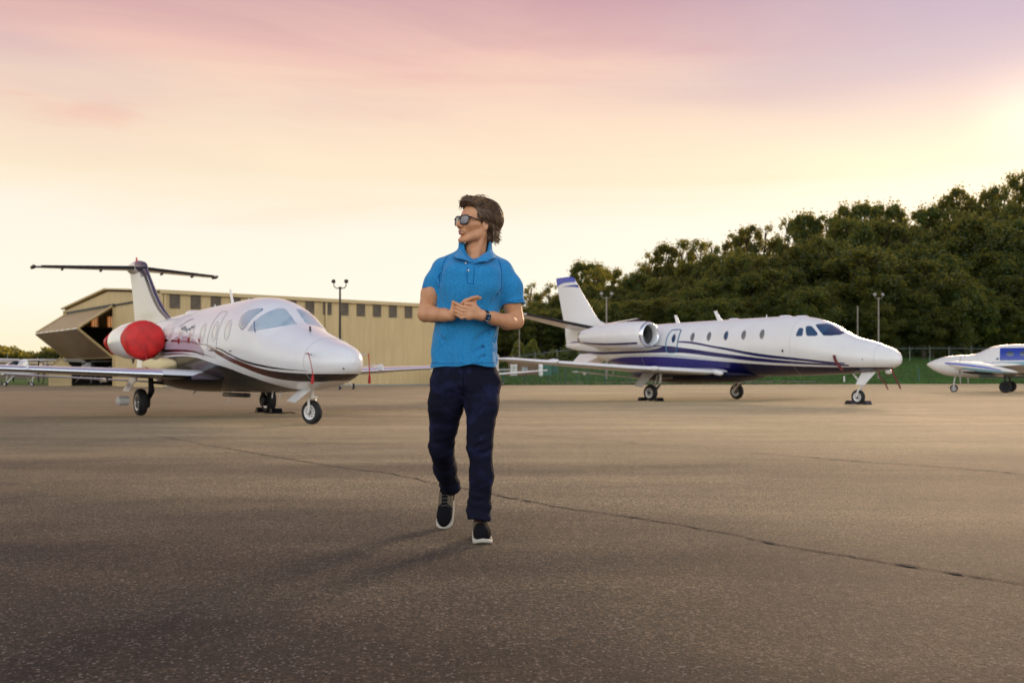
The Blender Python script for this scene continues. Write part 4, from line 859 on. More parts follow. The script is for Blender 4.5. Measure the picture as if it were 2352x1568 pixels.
# undercarriage
ng = thing('tmp', 'x', 'x'); bpy.data.objects.remove(ng)
def strut(parent, s, y, z0, z1, r, lean=0., name='gear_leg', mat=M_alu, extra=True):
    mb = MB().tube([(-s, y, z1), (-s+lean*.5, y, (z0+z1)/2), (-s+lean, y, z0)], [r*1.25, r*1.1, r*.8], 12)
    if extra:
        zm = (z0+z1)/2; mb.tube([(-s, y, z1-.08), (-s-.14, y, zm+.02), (-s+lean, y, z0+.05)], r*.4, 6); mb.tube([(-s, y, z1), (-s+.35, y*.7, z1+.12)], r*.45, 6)
    return mb.obj(name, mat, parent)
st_ = R(-6)
nw = wheel(ja, -1.76, 0, .225, .15, M_white, R(22), 'nose_wheel')
lg = MB(); M = TR(-1.76, 0, 0) @ ROT(R(22), 'Z')
lg.tube([(0, 0, .80), (0, 0, .5)], [.045, .04], 12, M=M); lg.tube([(0, -.09, .225), (.02, -.10, .36), (0, -.085, .46), (0, 0, .51), (0, .085, .46), (.02, .10, .36), (0, .09, .225)], .022, 8, M=M); lg.tube([(0, -.11, .225), (0, .11, .225)], .02, 8, M=M)
lg.obj('nose_gear_leg', M_white, ja); MB().box((0, -.0, .5), (.05, .14, .05), TR(-1.66, 0, 0), bev=.01).obj('taxi_light', M_lens, ja)
MB().add([(-1.5, -.12, .66), (-2.0, -.12, .66), (-2.05, -.36, .44), (-1.62, -.38, .42), (-1.5, -.13, .645), (-2.0, -.13, .645), (-2.05, -.37, .43), (-1.62, -.39, .41)], [(0, 1, 2, 3), (7, 6, 5, 4), (0, 4, 5, 1), (1, 5, 6, 2), (2, 6, 7, 3), (3, 7, 4, 0)]).obj('nose_gear_door', M_white, ja, smooth=False)
for sg in (-1, 1):
    wheel(ja, -7.61, sg*1.50, .305, .20, M_alu, 0, 'main_wheel'); lg = MB()
    lg.tube([(-7.45, sg*1.32, .92), (-7.48, sg*1.32, .52)], [.06, .05], 12); lg.tube([(-7.48, sg*1.32, .54), (-7.66, sg*1.34, .30)], [.05, .05], 10); lg.tube([(-7.61, sg*1.32, .305), (-7.61, sg*1.5, .305)], .045, 10)
    lg.tube([(-7.4, sg*1.32, .82), (-7.30, sg*1.30, .55), (-7.5, sg*1.31, .42)], .025, 8); lg.tube([(-7.5, sg*1.3, .75), (-7.5, sg*.85, .70)], .03, 8); lg.lathe([(0, -.06), (.13, -.05), (.14, .05), (0, .07)], 16, TR(-7.61, sg*1.37, .305) @ ROT(R(90), 'X'))
    lg.obj('main_gear_leg', M_dark, ja)
    MB().add([(-7.25, sg*1.62, .90), (-7.85, sg*1.62, .88), (-7.9, sg*1.80, .56), (-7.4, sg*1.80, .54)]+[(-7.25, sg*1.64, .90), (-7.85, sg*1.64, .88), (-7.9, sg*1.82, .56), (-7.4, sg*1.82, .54)], [(0, 1, 2, 3), (7, 6, 5, 4), (0, 4, 5, 1), (1, 5, 6, 2), (2, 6, 7, 3), (3, 7, 4, 0)]).obj('gear_door', M_offwhite, ja, smooth=False)
MB().lathe([(0, -.10), (.10, -.10), (.11, .12), (.06, .16), (0, .16)], 14, TR(-7.62, -1.86, .34) @ ROT(R(90), 'X')).obj('brake_drum', M_offwhite, ja)
def chock(label, p, rz, L=.26):
    o_ = MB().prism([(-.10, 0), (.10, 0), (.03, .12), (-.03, .12)], 'y', -L/2, L/2).obj('wheel_chock', M_black, None, smooth=False, loc=p, rot=(0, 0, rz)); tag(o_, label, 'chock', 'black wheel chocks'); return o_
chock('black wedge chock in front of the far main wheel of the left jet', jaw(7.15, 1.5, .001), R(-54.5)); chock('black wedge chock behind the far main wheel of the left jet', jaw(8.07, 1.5, .001), R(-54.5))
rp = MB().tube([jaw(7.1, 1.28, .02), jaw(7.0, 1.15, .03), jaw(6.9, 1.5, .015), jaw(6.7, 1.7, .03), jaw(6.55, 1.72, .012)], .014, 6).obj('chock_rope', M_dark, None); tag(rp, 'short loose rope lying on the asphalt beside the left jet\'s chock', 'rope')
# little scribbled name on the rear fuselage
sg_ = MB(); P = []
for i in range(60): u = i/59; P.append((7.05-.9*u, 1.92+.045*math.sin(u*34)*(1-.4*u)+.03*math.sin(u*9)))
sg_.tube([FA.at(s, FA.ph(s, -.7, z))+Vector((0, -.004, .003)) for s, z in P], .006, 4); sg_.obj('script_lettering', M_dark, ja)
P = [(7.3, 2.0), (7.1, 2.06), (6.9, 2.12), (6.6, 2.15)]; MB().tube([FA.at(s, FA.ph(s, -.6, z))+Vector((0, -.004, .003)) for s, z in P], .005, 4).obj('script_flourish', M_dark, ja)

# ======================= right jet
TB = [(0, 1.40, 1.36, .01, 1.38), (.06, 1.55, 1.24, .15, 1.38), (.2, 1.66, 1.15, .27, 1.38), (.5, 1.79, 1.07, .42, 1.39), (.9, 1.93, 1.02, .55, 1.42), (1.5, 2.09, .97, .70, 1.48), (2.0, 2.31, .94, .78, 1.56), (2.5, 2.58, .92, .85, 1.66), (3.0, 2.74, .90, .91, 1.75), (3.6, 2.83, .89, .95, 1.82), (4.4, 2.86, .88, .98, 1.86), (9.5, 2.84, .88, .98, 1.86), (11, 2.80, 1.05, .92, 1.9), (12.5, 2.70, 1.35, .72, 1.98), (14, 2.52, 1.75, .42, 2.1), (15.5, 2.25, 2.05, .12, 2.15)]
jb = thing('private_jet', 'white jet with sweeping dark blue stripes and blue belly, right of the man', 'jet', (11.63, 29.74, 0), R(36.6-90))
FB = Fus(TB, 2.1); NV = (.012, .012, .10); NVB = (.016, .012, .17)
lvb = livery('right_jet_livery', (.83, .82, .79), [
    (NVB, None, [(0, 1.13), (.4, 1.145), (1.6, 1.15), (3.07, 1.19), (4.67, 1.27), (6.42, 1.39), (8.2, 1.53), (8.8, 1.57), (10.4, 1.60), (11.9, 1.545), (13.1, 1.41), (16.5, 1.3)], .25, 13.4, (.006, .006, .04), 6.6, 5.),
    ((.03, .16, .24), [(6.42, 1.425), (8.2, 1.565), (8.8, 1.605), (10.4, 1.632), (11.9, 1.57), (16.5, 1.3)], [(6.42, 1.43), (8.2, 1.59), (8.8, 1.63), (10.4, 1.65), (11.9, 1.58), (16.5, 1.3)], 6., 12.4),
    (NV, [(1.5, 1.25), (1.6, 1.25), (2.98, 1.36), (4.56, 1.515), (6.33, 1.815), (8.2, 2.075), (16.5, 2.1)], [(1.5, 1.285), (1.6, 1.29), (2.96, 1.435), (4.54, 1.615), (6.33, 1.895), (8.2, 2.125), (16.5, 2.1)], 1.5, 8.2),
    (NV, [(1.4, 1.18), (3.03, 1.255), (4.62, 1.35), (6.36, 1.53), (8.15, 1.71), (9.5, 1.73), (12, 1.72), (15, 1.84), (16.5, 1.9)], [(1.4, 1.225), (3.0, 1.325), (4.58, 1.475), (6.34, 1.675), (8.15, 1.905), (8.75, 1.96), (9.4, 1.86), (10, 1.82), (12, 1.82), (15, 1.95), (16.5, 2.)], 1.4, 15.3),
    (NV, [(8.5, 1.93), (9.85, 1.985), (13.26, 2.18), (15.3, 2.25), (16.5, 2.25)], [(8.5, 1.95), (9.85, 2.03), (13.26, 2.235), (15.3, 2.31), (16.5, 2.3)], 8.6, 15.3)])
FB.mesh('fuselage', lvb, jb, 72, .09)
G_dark = glass('cockpit_glass_blue', (.008, .03, .085), .05, (.02, .07, .15), .5, .3); G_cab = glass('cabin_glass', (.10, .12, .12), .1, (.16, .17, .16))
for nm, pl in (('cockpit_window', [(3.14, -.70, 2.44), (2.97, -.72, 2.40), (2.91, -.84, 2.13), (3.18, -.87, 2.13)]), ('cockpit_window', [(2.97, -.63, 2.475), (2.78, -.54, 2.485), (2.42, -.70, 2.19), (2.47, -.76, 2.12), (2.80, -.81, 2.12)]),
               ('windscreen', [(2.74, -.46, 2.52), (2.58, -.28, 2.55), (2.41, -.07, 2.53), (2.1, -.06, 2.36), (1.86, -.08, 2.23), (1.80, -.25, 2.19), (1.84, -.40, 2.14), (2.05, -.56, 2.12), (2.28, -.66, 2.12), (2.5, -.58, 2.32)])):
    for q in (pl, mirror(pl)):
        f_ = FB.patch(q, .004, 5, 7, 1.07, 3)[0].obj(nm, G_rim2, jb, ang=180); FB.patch(q, .009, 6, 7, .97, 3)[0].obj('pane', G_dark, f_, ang=180)
for i in range(6):
    s = 4.47+i*.772
    for sg in (-1, 1):
        q = [(a, sg*.9, z) for a, _, z in oval(s, 2.25 if i < 5 else 2.23, .115, .19, -.9, 12, .12)]
        if i == 5: q = [(8.47+a-s, y, z) for a, y, z in q]
        f_ = FB.patch(q, .003, 4, 4, 1.12, 1)[0].obj('cabin_window', M_line, jb, ang=180); FB.patch(q, .008, 4, 4, .94, 1)[0].obj('pane', G_cab if i not in (2, 5) else G_dark, f_, ang=180)
M_teal = pmat('door_outline_blue', (.01, .13, .24), .3, coat=.5)
for sg in (-1, 1): FB.outline([(8.76, sg*.7, 2.55), (8.24, sg*.7, 2.55), (8.22, sg*.97, 2.2), (8.25, sg*.97, 1.72), (8.77, sg*.97, 1.72), (8.82, sg*.95, 2.15)], .004, .022, 7, 3).obj('emergency_door', M_teal, jb)
FB.patch(oval(3.62, 1.69, .05, .06, -.9, 10), .006, 3, 3, 1.)[0].obj('static_port', M_dark, jb); FB.patch(oval(.95, 1.38, .02, .03, -.9, 8), .005, 3, 3, 1.)[0].obj('static_port', M_dark, jb)
blade(jb, 6.95, 2.82, .38, .24, .30) ; blade(jb, 9.0, 2.80, .34, .22, .20); blade(jb, 5.0, 2.84, .12, .05, .0)
for s in (6.45, 4.25, 3.6): MB().lathe([(0, .05), (.13, .045), (.2, 0), (.2, -.05)], 16, TR(-s, 0, 2.85 if s > 4 else 2.81) @ Matrix.Diagonal((1.3, .7, 1, 1))).obj('antenna_fairing', M_white, jb)
for s_ in (.62, 3.35, 10.1, 12.4): ring(FB, s_, jb)
# belly fairing
bel = Fus([(5.2, .95, .90, .3, .92), (5.8, 1.02, .76, .95, .95), (6.6, 1.05, .66, 1.12, .95), (8.5, 1.05, .60, 1.15, .93), (10, 1.05, .68, 1.05, .95), (11.2, 1.2, .95, .6, 1.05), (11.8, 1.25, 1.15, .2, 1.2)], 2.6)
ss = np.linspace(5.2, 11.8, 40); mb = MB(); mb.grid([[bel.at(s, 2*math.pi*j/40) for j in range(40)] for s in ss], closev=True, capu=True); mb.obj('belly_fairing', pmat('belly_navy', (.006, .006, .028), .4, coat=.1, spec=.3), jb, ang=60)
secB = lambda sg: [(6.1, sg*.7, 1.0, 3.9, .072), (6.3, sg*1.2, 1.0, 3.5, .072), (7.15, sg*4.2, 1.15, 2.3, .08), (8.1, sg*7.6, 1.36, 1.45, .085), (8.28, sg*8.25, 1.41, 1.3, .08), (8.75, sg*8.6, 1.43, .8, .05)]
for sg in (-1, 1):
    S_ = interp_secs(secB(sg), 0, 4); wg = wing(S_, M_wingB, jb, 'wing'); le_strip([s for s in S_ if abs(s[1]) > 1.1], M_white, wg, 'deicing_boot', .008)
    for yy in (3.4, 6.9): q = np.interp(yy, [1.2, 4.2, 7.6], [6.3, 7.15, 8.1]); zz = np.interp(yy, [1.2, 4.2, 7.6], [.98, 1.14, 1.36]); MB().lathe([(0, -.3), (.07, -.22), (.09, -.02), (.07, .2), (0, .45)], 12, TR(-q-.1, sg*yy, zz+.03) @ ROT(R(-90), 'Y')).obj('wing_fence', M_white, wg)
    MB().lathe([(0, -.3), (.08, -.2), (.1, 0), (.08, .15), (0, .35)], 12, TR(-6.15, sg*1.22, 1.0) @ ROT(R(-80), 'Y')).obj('landing_light_fairing', M_white, wg)
    wing([(9.62, sg*1.3, .80, .5, .11), (9.45, sg*4.6, 1.02, .38, .11)], M_wingtop, wg, 'flap')
m = bpy.data.materials.new('right_jet_fin'); m.use_nodes = True; t, b, oc = nodes(m); x = t.sep(oc); s = t.math('MULTIPLY', x[0], -1.)
up = t.math('SUBTRACT', x[2], t.curve(s, [(14., 4.6), (15.0, 4.80), (15.6, 4.82), (16.3, 4.68), (16.5, 4.6)], 14, 16.6, 4., 5.4))
c = t.mix(t.math('GREATER_THAN', up, 0.), (.78, .76, .73), (.045, .075, .42)); f2 = t.math('MULTIPLY', t.math('LESS_THAN', t.math('ABSOLUTE', t.math('ADD', up, .16)), t.mr(s, 14.9, 15.9, .06, 0.)), 1.)
c = t.mix(f2, c, (.03, .05, .3)); t.l.new(c, b.inputs['Base Color']); b.inputs['Roughness'].default_value = .35; b.inputs['Coat Weight'].default_value = .4; M_finB = m
finB = [(11.6, 2.62, 0, 4.0, .03), (12.6, 2.80, 0, 3.1, .05), (13.03, 2.95, 0, 2.72, .07), (13.5, 3.12, 0, 2.3, .09), (13.72, 3.3, 0, 2.12, .10), (14.92, 4.72, 0, 1.33, .10), (15.12, 4.98, 0, 1.19, .10), (15.3, 5.06, 0, 1.02, .06)]
fb_ = wing(interp_secs(finB, 0, 4), M_finB, jb, 'fin', True)
wing([(13.9, 2.20, 0, 1.72, .10), (13.75, 2.62, 0, 1.95, .10), (13.6, 3.1, 0, 2.1, .10)], M_finB, jb, 'rudder_base', True)
for sg in (-1, 1):
    tp = wing(interp_secs([(13.65, sg*.06, 2.82, 1.65, .10), (14.35, sg*3.1, 3.32, .95, .09), (14.5, sg*3.22, 3.34, .7, .06)], 0, 4), M_wingtop, jb, 'tailplane'); le_strip([(13.65, sg*.15, 2.835, 1.65, .10), (14.35, sg*3.1, 3.32, .95, .09)], M_dark, tp, 'deicing_boot')
    FB2 = wing([(12.7, 1.78, sg*.30, 1.7, .04), (13.9, 1.40, sg*.42, .9, .04)], M_white, jb, 'ventral_strake', True)
MB().lathe([(0, -.02), (.06, .0), (.1, .25)], 12, TR(-15.62, 0, 2.16) @ ROT(R(90), 'Y')).obj('tail_light', M_alu, jb)
for sg in (-1, 1):
    nb = nacelle(jb, 9.05, 12.7, sg*1.50, 2.38, .465, (M_white, M_metal), rear=.62)
    MB().prism([(-9.8, 2.30), (-12.4, 2.32), (-12.3, 2.44), (-9.9, 2.46)], 'y', sg*.7, sg*1.2).obj('pylon', M_white, nb)
    for s_, w_ in ((.0, .0),):
        P = [(-9.4-.3*i, sg*1.50, 0) for i in range(11)]
    q = MB()
    for i in range(12):
        s = 9.35+i*.29; rr3 = .465*np.interp(s-9.05, [0, .35, 1.3, 2.0, 2.85, 3.65], [1., 1.06, 1.10, 1.06, .92, .64])+.004
        q.V += [(-s, sg*(1.5+rr3*math.cos(R(a_))), 2.37+rr3*math.sin(R(a_))) for a_ in (-33, -38, -43)]
    for i in range(11): q.F += [(i*3, i*3+1, i*3+4, i*3+3), (i*3+1, i*3+2, i*3+5, i*3+4)]
    q.obj('nacelle_stripe', pmat('stripe_navy', NV, .25, coat=.6), nb, ang=180)
    MB().lathe([(.29, 0), (.26, .3), (.23, .35)], 24, TR(-12.55, sg*1.5, 2.37) @ ROT(R(-90), 'Y')).obj('thrust_reverser', M_alu, nb)
    MB().add([(-12.9, sg*.86, 2.05), (-12.4, sg*.96, 1.85), (-12.0, sg*.9, 1.80), (-12.2, sg*1.0, 2.06)], [(0, 1, 2, 3)]).obj('exhaust_shield', M_alu, nb)
# undercarriage B
wheel(jb, -1.47, 0, .23, .15, M_white, 0, 'nose_wheel'); lg = MB()
lg.tube([(-1.05, 0, 1.02), (-1.28, 0, .62), (-1.40, 0, .5)], [.06, .055, .04], 12); lg.tube([(-1.47, -.1, .23), (-1.42, -.1, .42), (-1.38, 0, .5), (-1.42, .1, .42), (-1.47, .1, .23)], .025, 8); lg.tube([(-1.7, 0, 1.0), (-1.35, 0, .62)], .03, 8); lg.obj('nose_gear_leg', M_white, jb)
MB().add([(-.75, -.14, 1.0), (-1.25, -.14, .98), (-1.38, -.26, .62), (-1.08, -.26, .60), (-.75, -.155, 1.0), (-1.25, -.155, .98), (-1.38, -.275, .62), (-1.08, -.275, .60)], [(0, 1, 2, 3), (7, 6, 5, 4), (0, 4, 5, 1), (1, 5, 6, 2), (2, 6, 7, 3), (3, 7, 4, 0)]).obj('nose_gear_door', M_white, jb, smooth=False)
for sg in (-1, 1):
    wheel(jb, -8.27, sg*2.27, .29, .2, M_alu, 0, 'main_wheel'); lg = MB()
    lg.tube([(-7.95, sg*2.1, .95), (-7.98, sg*2.1, .6)], [.065, .05], 12); lg.tube([(-7.95, sg*2.1, .62), (-8.27, sg*2.12, .29)], [.05, .05], 10); lg.tube([(-8.27, sg*2.1, .29), (-8.27, sg*2.27, .29)], .05, 8)
    lg.tube([(-8.1, sg*2.1, .9), (-8.25, sg*2.1, .45)], .03, 8); lg.tube([(-7.98, sg*2.1, .8), (-7.98, sg*1.5, .82)], .035, 8); lg.obj('main_gear_leg', M_alu, jb)
    MB().add([(-7.9, sg*2.42, .98), (-8.5, sg*2.42, .98), (-8.75, sg*2.6, .52), (-8.35, sg*2.6, .48)]+[(-7.9, sg*2.44, .98), (-8.5, sg*2.44, .98), (-8.75, sg*2.62, .52), (-8.35, sg*2.62, .48)], [(0, 1, 2, 3), (7, 6, 5, 4), (0, 4, 5, 1), (1, 5, 6, 2), (2, 6, 7, 3), (3, 7, 4, 0)]).obj('gear_door', M_offwhite, jb, smooth=False)
PB = (11.63, 29.74, 36.6)
for s, y, lb in ((1.17, 0, 'black chock in front of the nose wheel of the blue striped jet'), (1.77, 0, 'black chock behind the nose wheel of the blue striped jet'), (7.85, -2.27, 'black chock in front of the near main wheel of the blue striped jet'), (8.69, -2.27, 'black chock behind the near main wheel of the blue striped jet')):
    chock(lb, jaw(s, y, .001, PB), R(-53.4), .30)
def ribbon(label, pts, r=.02):
    o_ = MB().tube(pts, r, 6, flat=.35).obj('warning_ribbon', M_redd, None); tag(o_, label, 'ribbon', 'dark red warning ribbons on the blue striped jet')
ribbon('dark red ribbon hanging slantwise down the side of the blue striped jet\'s nose', [jaw(1.78, -.80, 1.52, PB), jaw(1.72, -.83, 1.38, PB), jaw(1.6, -.82, 1.2, PB), jaw(1.5, -.76, 1.05, PB)], .045)
ribbon('dark red ribbon dangling under the nose tip, nearer the nose wheel', [jaw(.62, -.20, 1.06, PB), jaw(.60, -.22, .88, PB), jaw(.40, -.22, .66, PB), jaw(.30, -.22, .48, PB)], .022)
ribbon('dark red ribbon dangling furthest forward under the nose tip', [jaw(.25, -.10, 1.12, PB), jaw(.2, -.1, .95, PB), jaw(.06, -.1, .7, PB), jaw(-.04, -.1, .5, PB)], .026)
o_ = MB().lathe([(0, -.09), (.09, -.06), (.1, .03), (0, .08)], 12).obj('nose_lamp', M_lens, jb); o_.location = (-.42, 0, 1.02)

# ======================= light aircraft
M_blue = pmat('bright_blue_paint', (.012, .05, .50), .3, coat=.6); M_lblue = pmat('pale_blue_paint', (.25, .50, .62), .3, coat=.5)
def twin(pose):
    o_ = thing('propeller_aircraft', 'white and bright blue twin-propeller aircraft cut off by the right edge', 'aircraft', (pose[0], pose[1], 0), R(pose[2]-90))
    return o_
# the twin faces the viewer's left, so its heading is -x; side view mostly
kx = 66/2287.
tw = thing('propeller_aircraft', 'white and bright blue twin-propeller aircraft cut off by the right edge', 'aircraft', (0, 0, 0), 0)
YT = 54.; kT = YT/2287
tw.location = ((2129-1176)*kT, YT, 0); tw.rotation_euler = (0, 0, R(150))
TT = [(0, 1.50, 1.46, .01, 1.48), (.1, 1.58, 1.36, .12, 1.47), (.4, 1.72, 1.14, .30, 1.44), (.9, 1.88, .92, .45, 1.40), (1.5, 1.95, .82, .55, 1.38), (2.1, 1.98, .78, .60, 1.38), (2.5, 2.06, .76, .62, 1.40), (3.0, 2.30, .75, .64, 1.44), (3.4, 2.43, .75, .66, 1.48), (3.9, 2.49, .75, .68, 1.5), (4.5, 2.50, .75, .68, 1.5), (7.2, 2.44, .9, .6, 1.55), (9.8, 2.2, 1.5, .2, 1.85)]
FT = Fus(TT, 2.2)
lvt = livery('twin_livery', (.78, .76, .71), [((.18, .38, .46), None, [(0, 1.2), (2.6, 1.42), (3.8, 1.58), (5, 1.60), (16.5, 1.6)], 2.6, 12.), ((.010, .035, .32), [(0, 1.66), (4.5, 1.66), (16.5, 1.66)], [(0, 2.30), (4.7, 2.32), (16.5, 2.32)], 3.6, 9.), ((.02, .12, .2), [(0, 1.55), (3.3, 1.57), (16.5, 1.57)], [(3.3, 1.585), (16.5, 1.60)], 2.6, 12.)])
FT.mesh('fuselage', lvt, tw, 48, .12)
for i in range(4):
    q = oval(4.08+i*.62, 2.02, .20, .14, .6, 12); f_ = FT.patch(q, .008, 4, 4, 1.)[0].obj('cabin_window', glass('oval_window', (.02, .035, .06)), tw, ang=180)
FT.patch([(3.58, .6, 1.68), (3.56, .6, 1.86), (3.35, .6, 1.70)], .006, 3, 4, 1.)[0].obj('cockpit_window', G_dark, tw, ang=180)
M_tank = livery('tip_tank_paint', (.78, .76, .71), [((.012, .05, .50), [(0, 1.55), (1.5, 1.46), (3.2, 1.25), (5, 1.0), (16.5, 1.)], [(0, 1.62), (1.5, 1.53), (3.2, 1.33), (5, 1.0), (16.5, 1.)], 1.3, 4.), ((.25, .50, .62), None, [(0, 1.2), (1.5, 1.3), (3.2, 1.20), (5, 1.0), (16.5, 1.)], 2.3, 5.2)])
for sg in (1, -1):
    # engine nacelle, spinner, propeller
    eng = MB(); rows = []
    for (s, zz, rw_, rh) in ((1.9, 1.27, .10, .1), (1.98, 1.27, .26, .24), (2.4, 1.27, .34, .32), (3.2, 1.24, .36, .34), (4.0, 1.18, .34, .28), (4.9, 1.08, .24, .16), (5.4, 1.02, .1, .05)):
        rows.append([(-s, sg*1.95+rw_*math.cos(a), zz+rh*math.sin(a)) for a in [2*math.pi*j/24 for j in range(24)]])
    e_ = eng.grid(rows, closev=True, capu=True).obj('engine_cowling', livery('cowling_paint%d' % sg, (.78, .76, .71), [((.012, .06, .45), [(0, 1.30), (16.5, 1.30)], [(0, 1.42), (16.5, 1.42)], .5, 3.9), ((.02, .022, .03), None, [(0, 1.1), (16.5, 1.1)], 1.5, 6.)]) if sg > 0 else M_white, tw, ang=60)
    MB().lathe([(0, .34), (.08, .26), (.13, .12), (.15, 0)], 20, TR(-1.9, sg*1.95, 1.27) @ ROT(R(90), 'Y')).obj('spinner', M_offwhite, e_)
    pb = MB()
    for k in range(3):
        a = R(35+120*k); M = TR(-1.84, sg*1.95, 1.27) @ ROT(a, 'X'); pb.add([(.03, -.03, .1), (-.03, .03, .1), (.035, -.08, .45), (-.02, .08, .45), (.015, -.07, .88), (-.01, .06, .88), (0, 0, .96)], [(0, 2, 3, 1), (2, 4, 5, 3), (4, 6, 5)], M); pb.add([(.045, -.03, .1), (-.015, .03, .1), (.05, -.08, .45), (-.005, .08, .45), (.03, -.07, .88), (.005, .06, .88), (.01, 0, .96)], [(1, 3, 2, 0), (3, 5, 4, 2), (5, 6, 4)], M)
    pb.obj('propeller', M_offwhite, e_)
    wg = wing(interp_secs([(3.2, sg*.55, .93, 2.1, .14), (3.3, sg*1.9, 1.0, 1.9, .14), (3.7, sg*5.6, 1.40, 1.2, .12)], 0, 4), M_white, tw, 'wing')
    MB().lathe([(0, -1.6), (.10, -1.35), (.19, -.8), (.21, 0), (.17, .7), (.08, 1.35), (0, 1.7)], 24, TR(-3.1, sg*5.75, 1.27) @ ROT(R(-98), 'Y')).obj('tip_tank', M_tank, wg)
    wheel(tw, -3.95, sg*1.95, .30, .2, M_dark, 0, 'main_wheel'); MB().tube([(-3.95, sg*1.8, .3), (-3.9, sg*1.8, 1.0)], .05, 8).obj('gear_leg', M_dark, tw)
wheel(tw, -1.35, 0, .20, .13, M_alu, 0, 'nose_wheel'); MB().tube([(-1.35, 0.1, .2), (-1.35, 0, .5), (-1.45, 0, .95)], .035, 8).obj('nose_gear_leg', M_offwhite, tw)
wing([(7.9, 2.2, 0, 1.9, .1), (9.0, 3.6, 0, 1.0, .1)], M_blue, tw, 'fin', True)
for sg in (1, -1): wing([(8.4, sg*.1, 1.95, 1.1, .1), (8.8, sg*2.5, 2.0, .7, .1)], M_white, tw, 'tailplane')

def light_plane(name, label, x, y, rz, high=True, mat=M_white, stripe=M_navy, span=5.3):
    o_ = thing(name, label, 'aircraft', (x, y, 0), rz, 'small propeller planes parked by the hangar')
    T = [(0, 1.22, 1.18, .05, 1.2), (.12, 1.42, .98, .30, 1.2), (.9, 1.55, .86, .42, 1.2), (1.5, 1.62, .82, .5, 1.2), (2.0, 2.02, .80, .54, 1.25), (2.6, 2.12, .80, .56, 1.3), (3.4, 2.08, .82, .54, 1.3), (4.6, 1.70, 1.0, .34, 1.3), (7.2, 1.42, 1.22, .1, 1.33)]
    f = Fus(T, 2.4); f.mesh('fuselage', mat, o_, 28, .2)
    for sg in (-1, 1):
        f.patch([(2.0, sg*.5, 1.66), (2.15, sg*.5, 1.98), (3.2, sg*.5, 1.96), (3.5, sg*.5, 1.68)], .01, 3, 4, 1.)[0].obj('window', G_dark, o_, ang=180)
        f.patch([(.3, sg*.4, 1.20), (.3, sg*.4, 1.28), (5.5, sg*.4, 1.42), (5.5, sg*.4, 1.36)], .006, 3, 4, 1.)[0].obj('side_stripe', stripe, o_, ang=180)
        z = 2.1 if high else .92
        wing([(1.9, sg*.3, z, 1.6, .12), (1.9, sg*3, z+(.05 if high else .2), 1.6, .12), (2.15, sg*span, z+(.1 if high else .38), 1.15, .1)], mat, o_, 'wing')
        if high: MB().tube([(-2.4, sg*.5, .95), (-2.5, sg*2.7, 2.1)], .04, 6).obj('wing_strut', mat, o_)
        wheel(o_, -2.7, sg*1.15, .19, .13, mat, 0, 'main_wheel'); MB().tube([(-2.7, sg*1.1, .2), (-2.6, sg*.45, .9)], .04, 6).obj('gear_leg', mat, o_)
        wing([(6.2, sg*.06, 1.38, .95, .09), (6.4, sg*1.6, 1.38, .7, .09)], mat, o_, 'tailplane')
    wing([(5.4, 1.5, 0, 1.7, .09), (6.5, 2.7, 0, .8, .09)], mat, o_, 'fin', True)
    wheel(o_, -.8, 0, .17, .12, mat, 0, 'nose_wheel'); MB().tube([(-.8, .09, .18), (-.8, 0, .45), (-.7, 0, .95)], .035, 6).obj('nose_gear_leg', mat, o_)
    MB().lathe([(0, .2), (.1, .1), (.14, 0)], 12, TR(0, 0, 1.2) @ ROT(R(90), 'Y')).obj('spinner', M_alu, o_)
    MB().box((.03, 0, 1.2), (.03, .12, 1.8), bev=.01).obj('propeller', M_dark, o_, smooth=False); return o_
kL = 80/2287
light_plane('light_aircraft', 'small white high-wing plane parked under the left jet\'s wingtip at the far left', (88-1176)*kL, 80, R(-32), True)
light_plane('light_aircraft', 'small high-wing plane with dark stripe cut off at the far left edge', (30-1176)*88/2287, 88, R(-20), True, M_offwhite)
light_plane('light_aircraft', 'pale small plane mostly hidden beside the tan shed', (100-1176)*100/2287, 100, R(-60), True, M_yel, M_redc)
light_plane('light_aircraft', 'low-wing white plane mostly hidden behind the left jet\'s nose, its wing showing on the right', (792-1176)*62/2287, 60.8, R(-72), False, M_white, M_navy, 4.6)
light_plane('light_aircraft', 'small white plane standing in the dark hangar opening', (222-1176)*88/2287, 87, R(-60), True, M_offwhite)
light_plane('light_aircraft', 'small white low-wing plane hidden behind the man, only its wingtip showing right of his hip', (1110-1176)*84/2287, 82, R(-100), False, M_white, M_navy, 5.0)
# ---------------------------------------------------------------- the walking man, meshed from distance fields
def length(v): return np.sqrt((v*v).sum(-1))
def cone(p, a, b, ra, rb):
    a = np.array(a, float); b = np.array(b, float); d = b-a; t = np.clip(((p-a)@d)/(d@d), 0, 1); return length(p-a-t[:, None]*d)-(ra+(rb-ra)*t)
def chain(p, pts, rs, k=.01):
    d = None
    for i in range(len(pts)-1):
        e = cone(p, pts[i], pts[i+1], rs[i], rs[i+1]); d = e if d is None else smin(d, e, k)
    return d
def ell(p, c, r):
    r = np.array(r, float); q = (p-np.array(c, float)); k0 = length(q/r); k1 = length(q/(r*r))+1e-9; return k0*(k0-1)/k1
def smin(a, b, k):
    h = np.clip(.5+.5*(b-a)/k, 0, 1); return b+(a-b)*h-k*h*(1-h)
def smax(a, b, k): return -smin(-a, -b, k)
def sbox(p, c, h, r, Rm=None):
    q = p-np.array(c, float)
    if Rm is not None: q = q@Rm
    q = np.abs(q)-np.array(h, float)+r; return length(np.maximum(q, 0))+np.minimum(q.max(-1), 0)-r
def snoise(p, f, seed, n=10):
    r = np.random.default_rng(seed); o = 0
    for i in range(n):
        k = r.normal(size=3)*f; o = o+np.sin(p@k+r.uniform(0, 6.28))
    return o/math.sqrt(n)
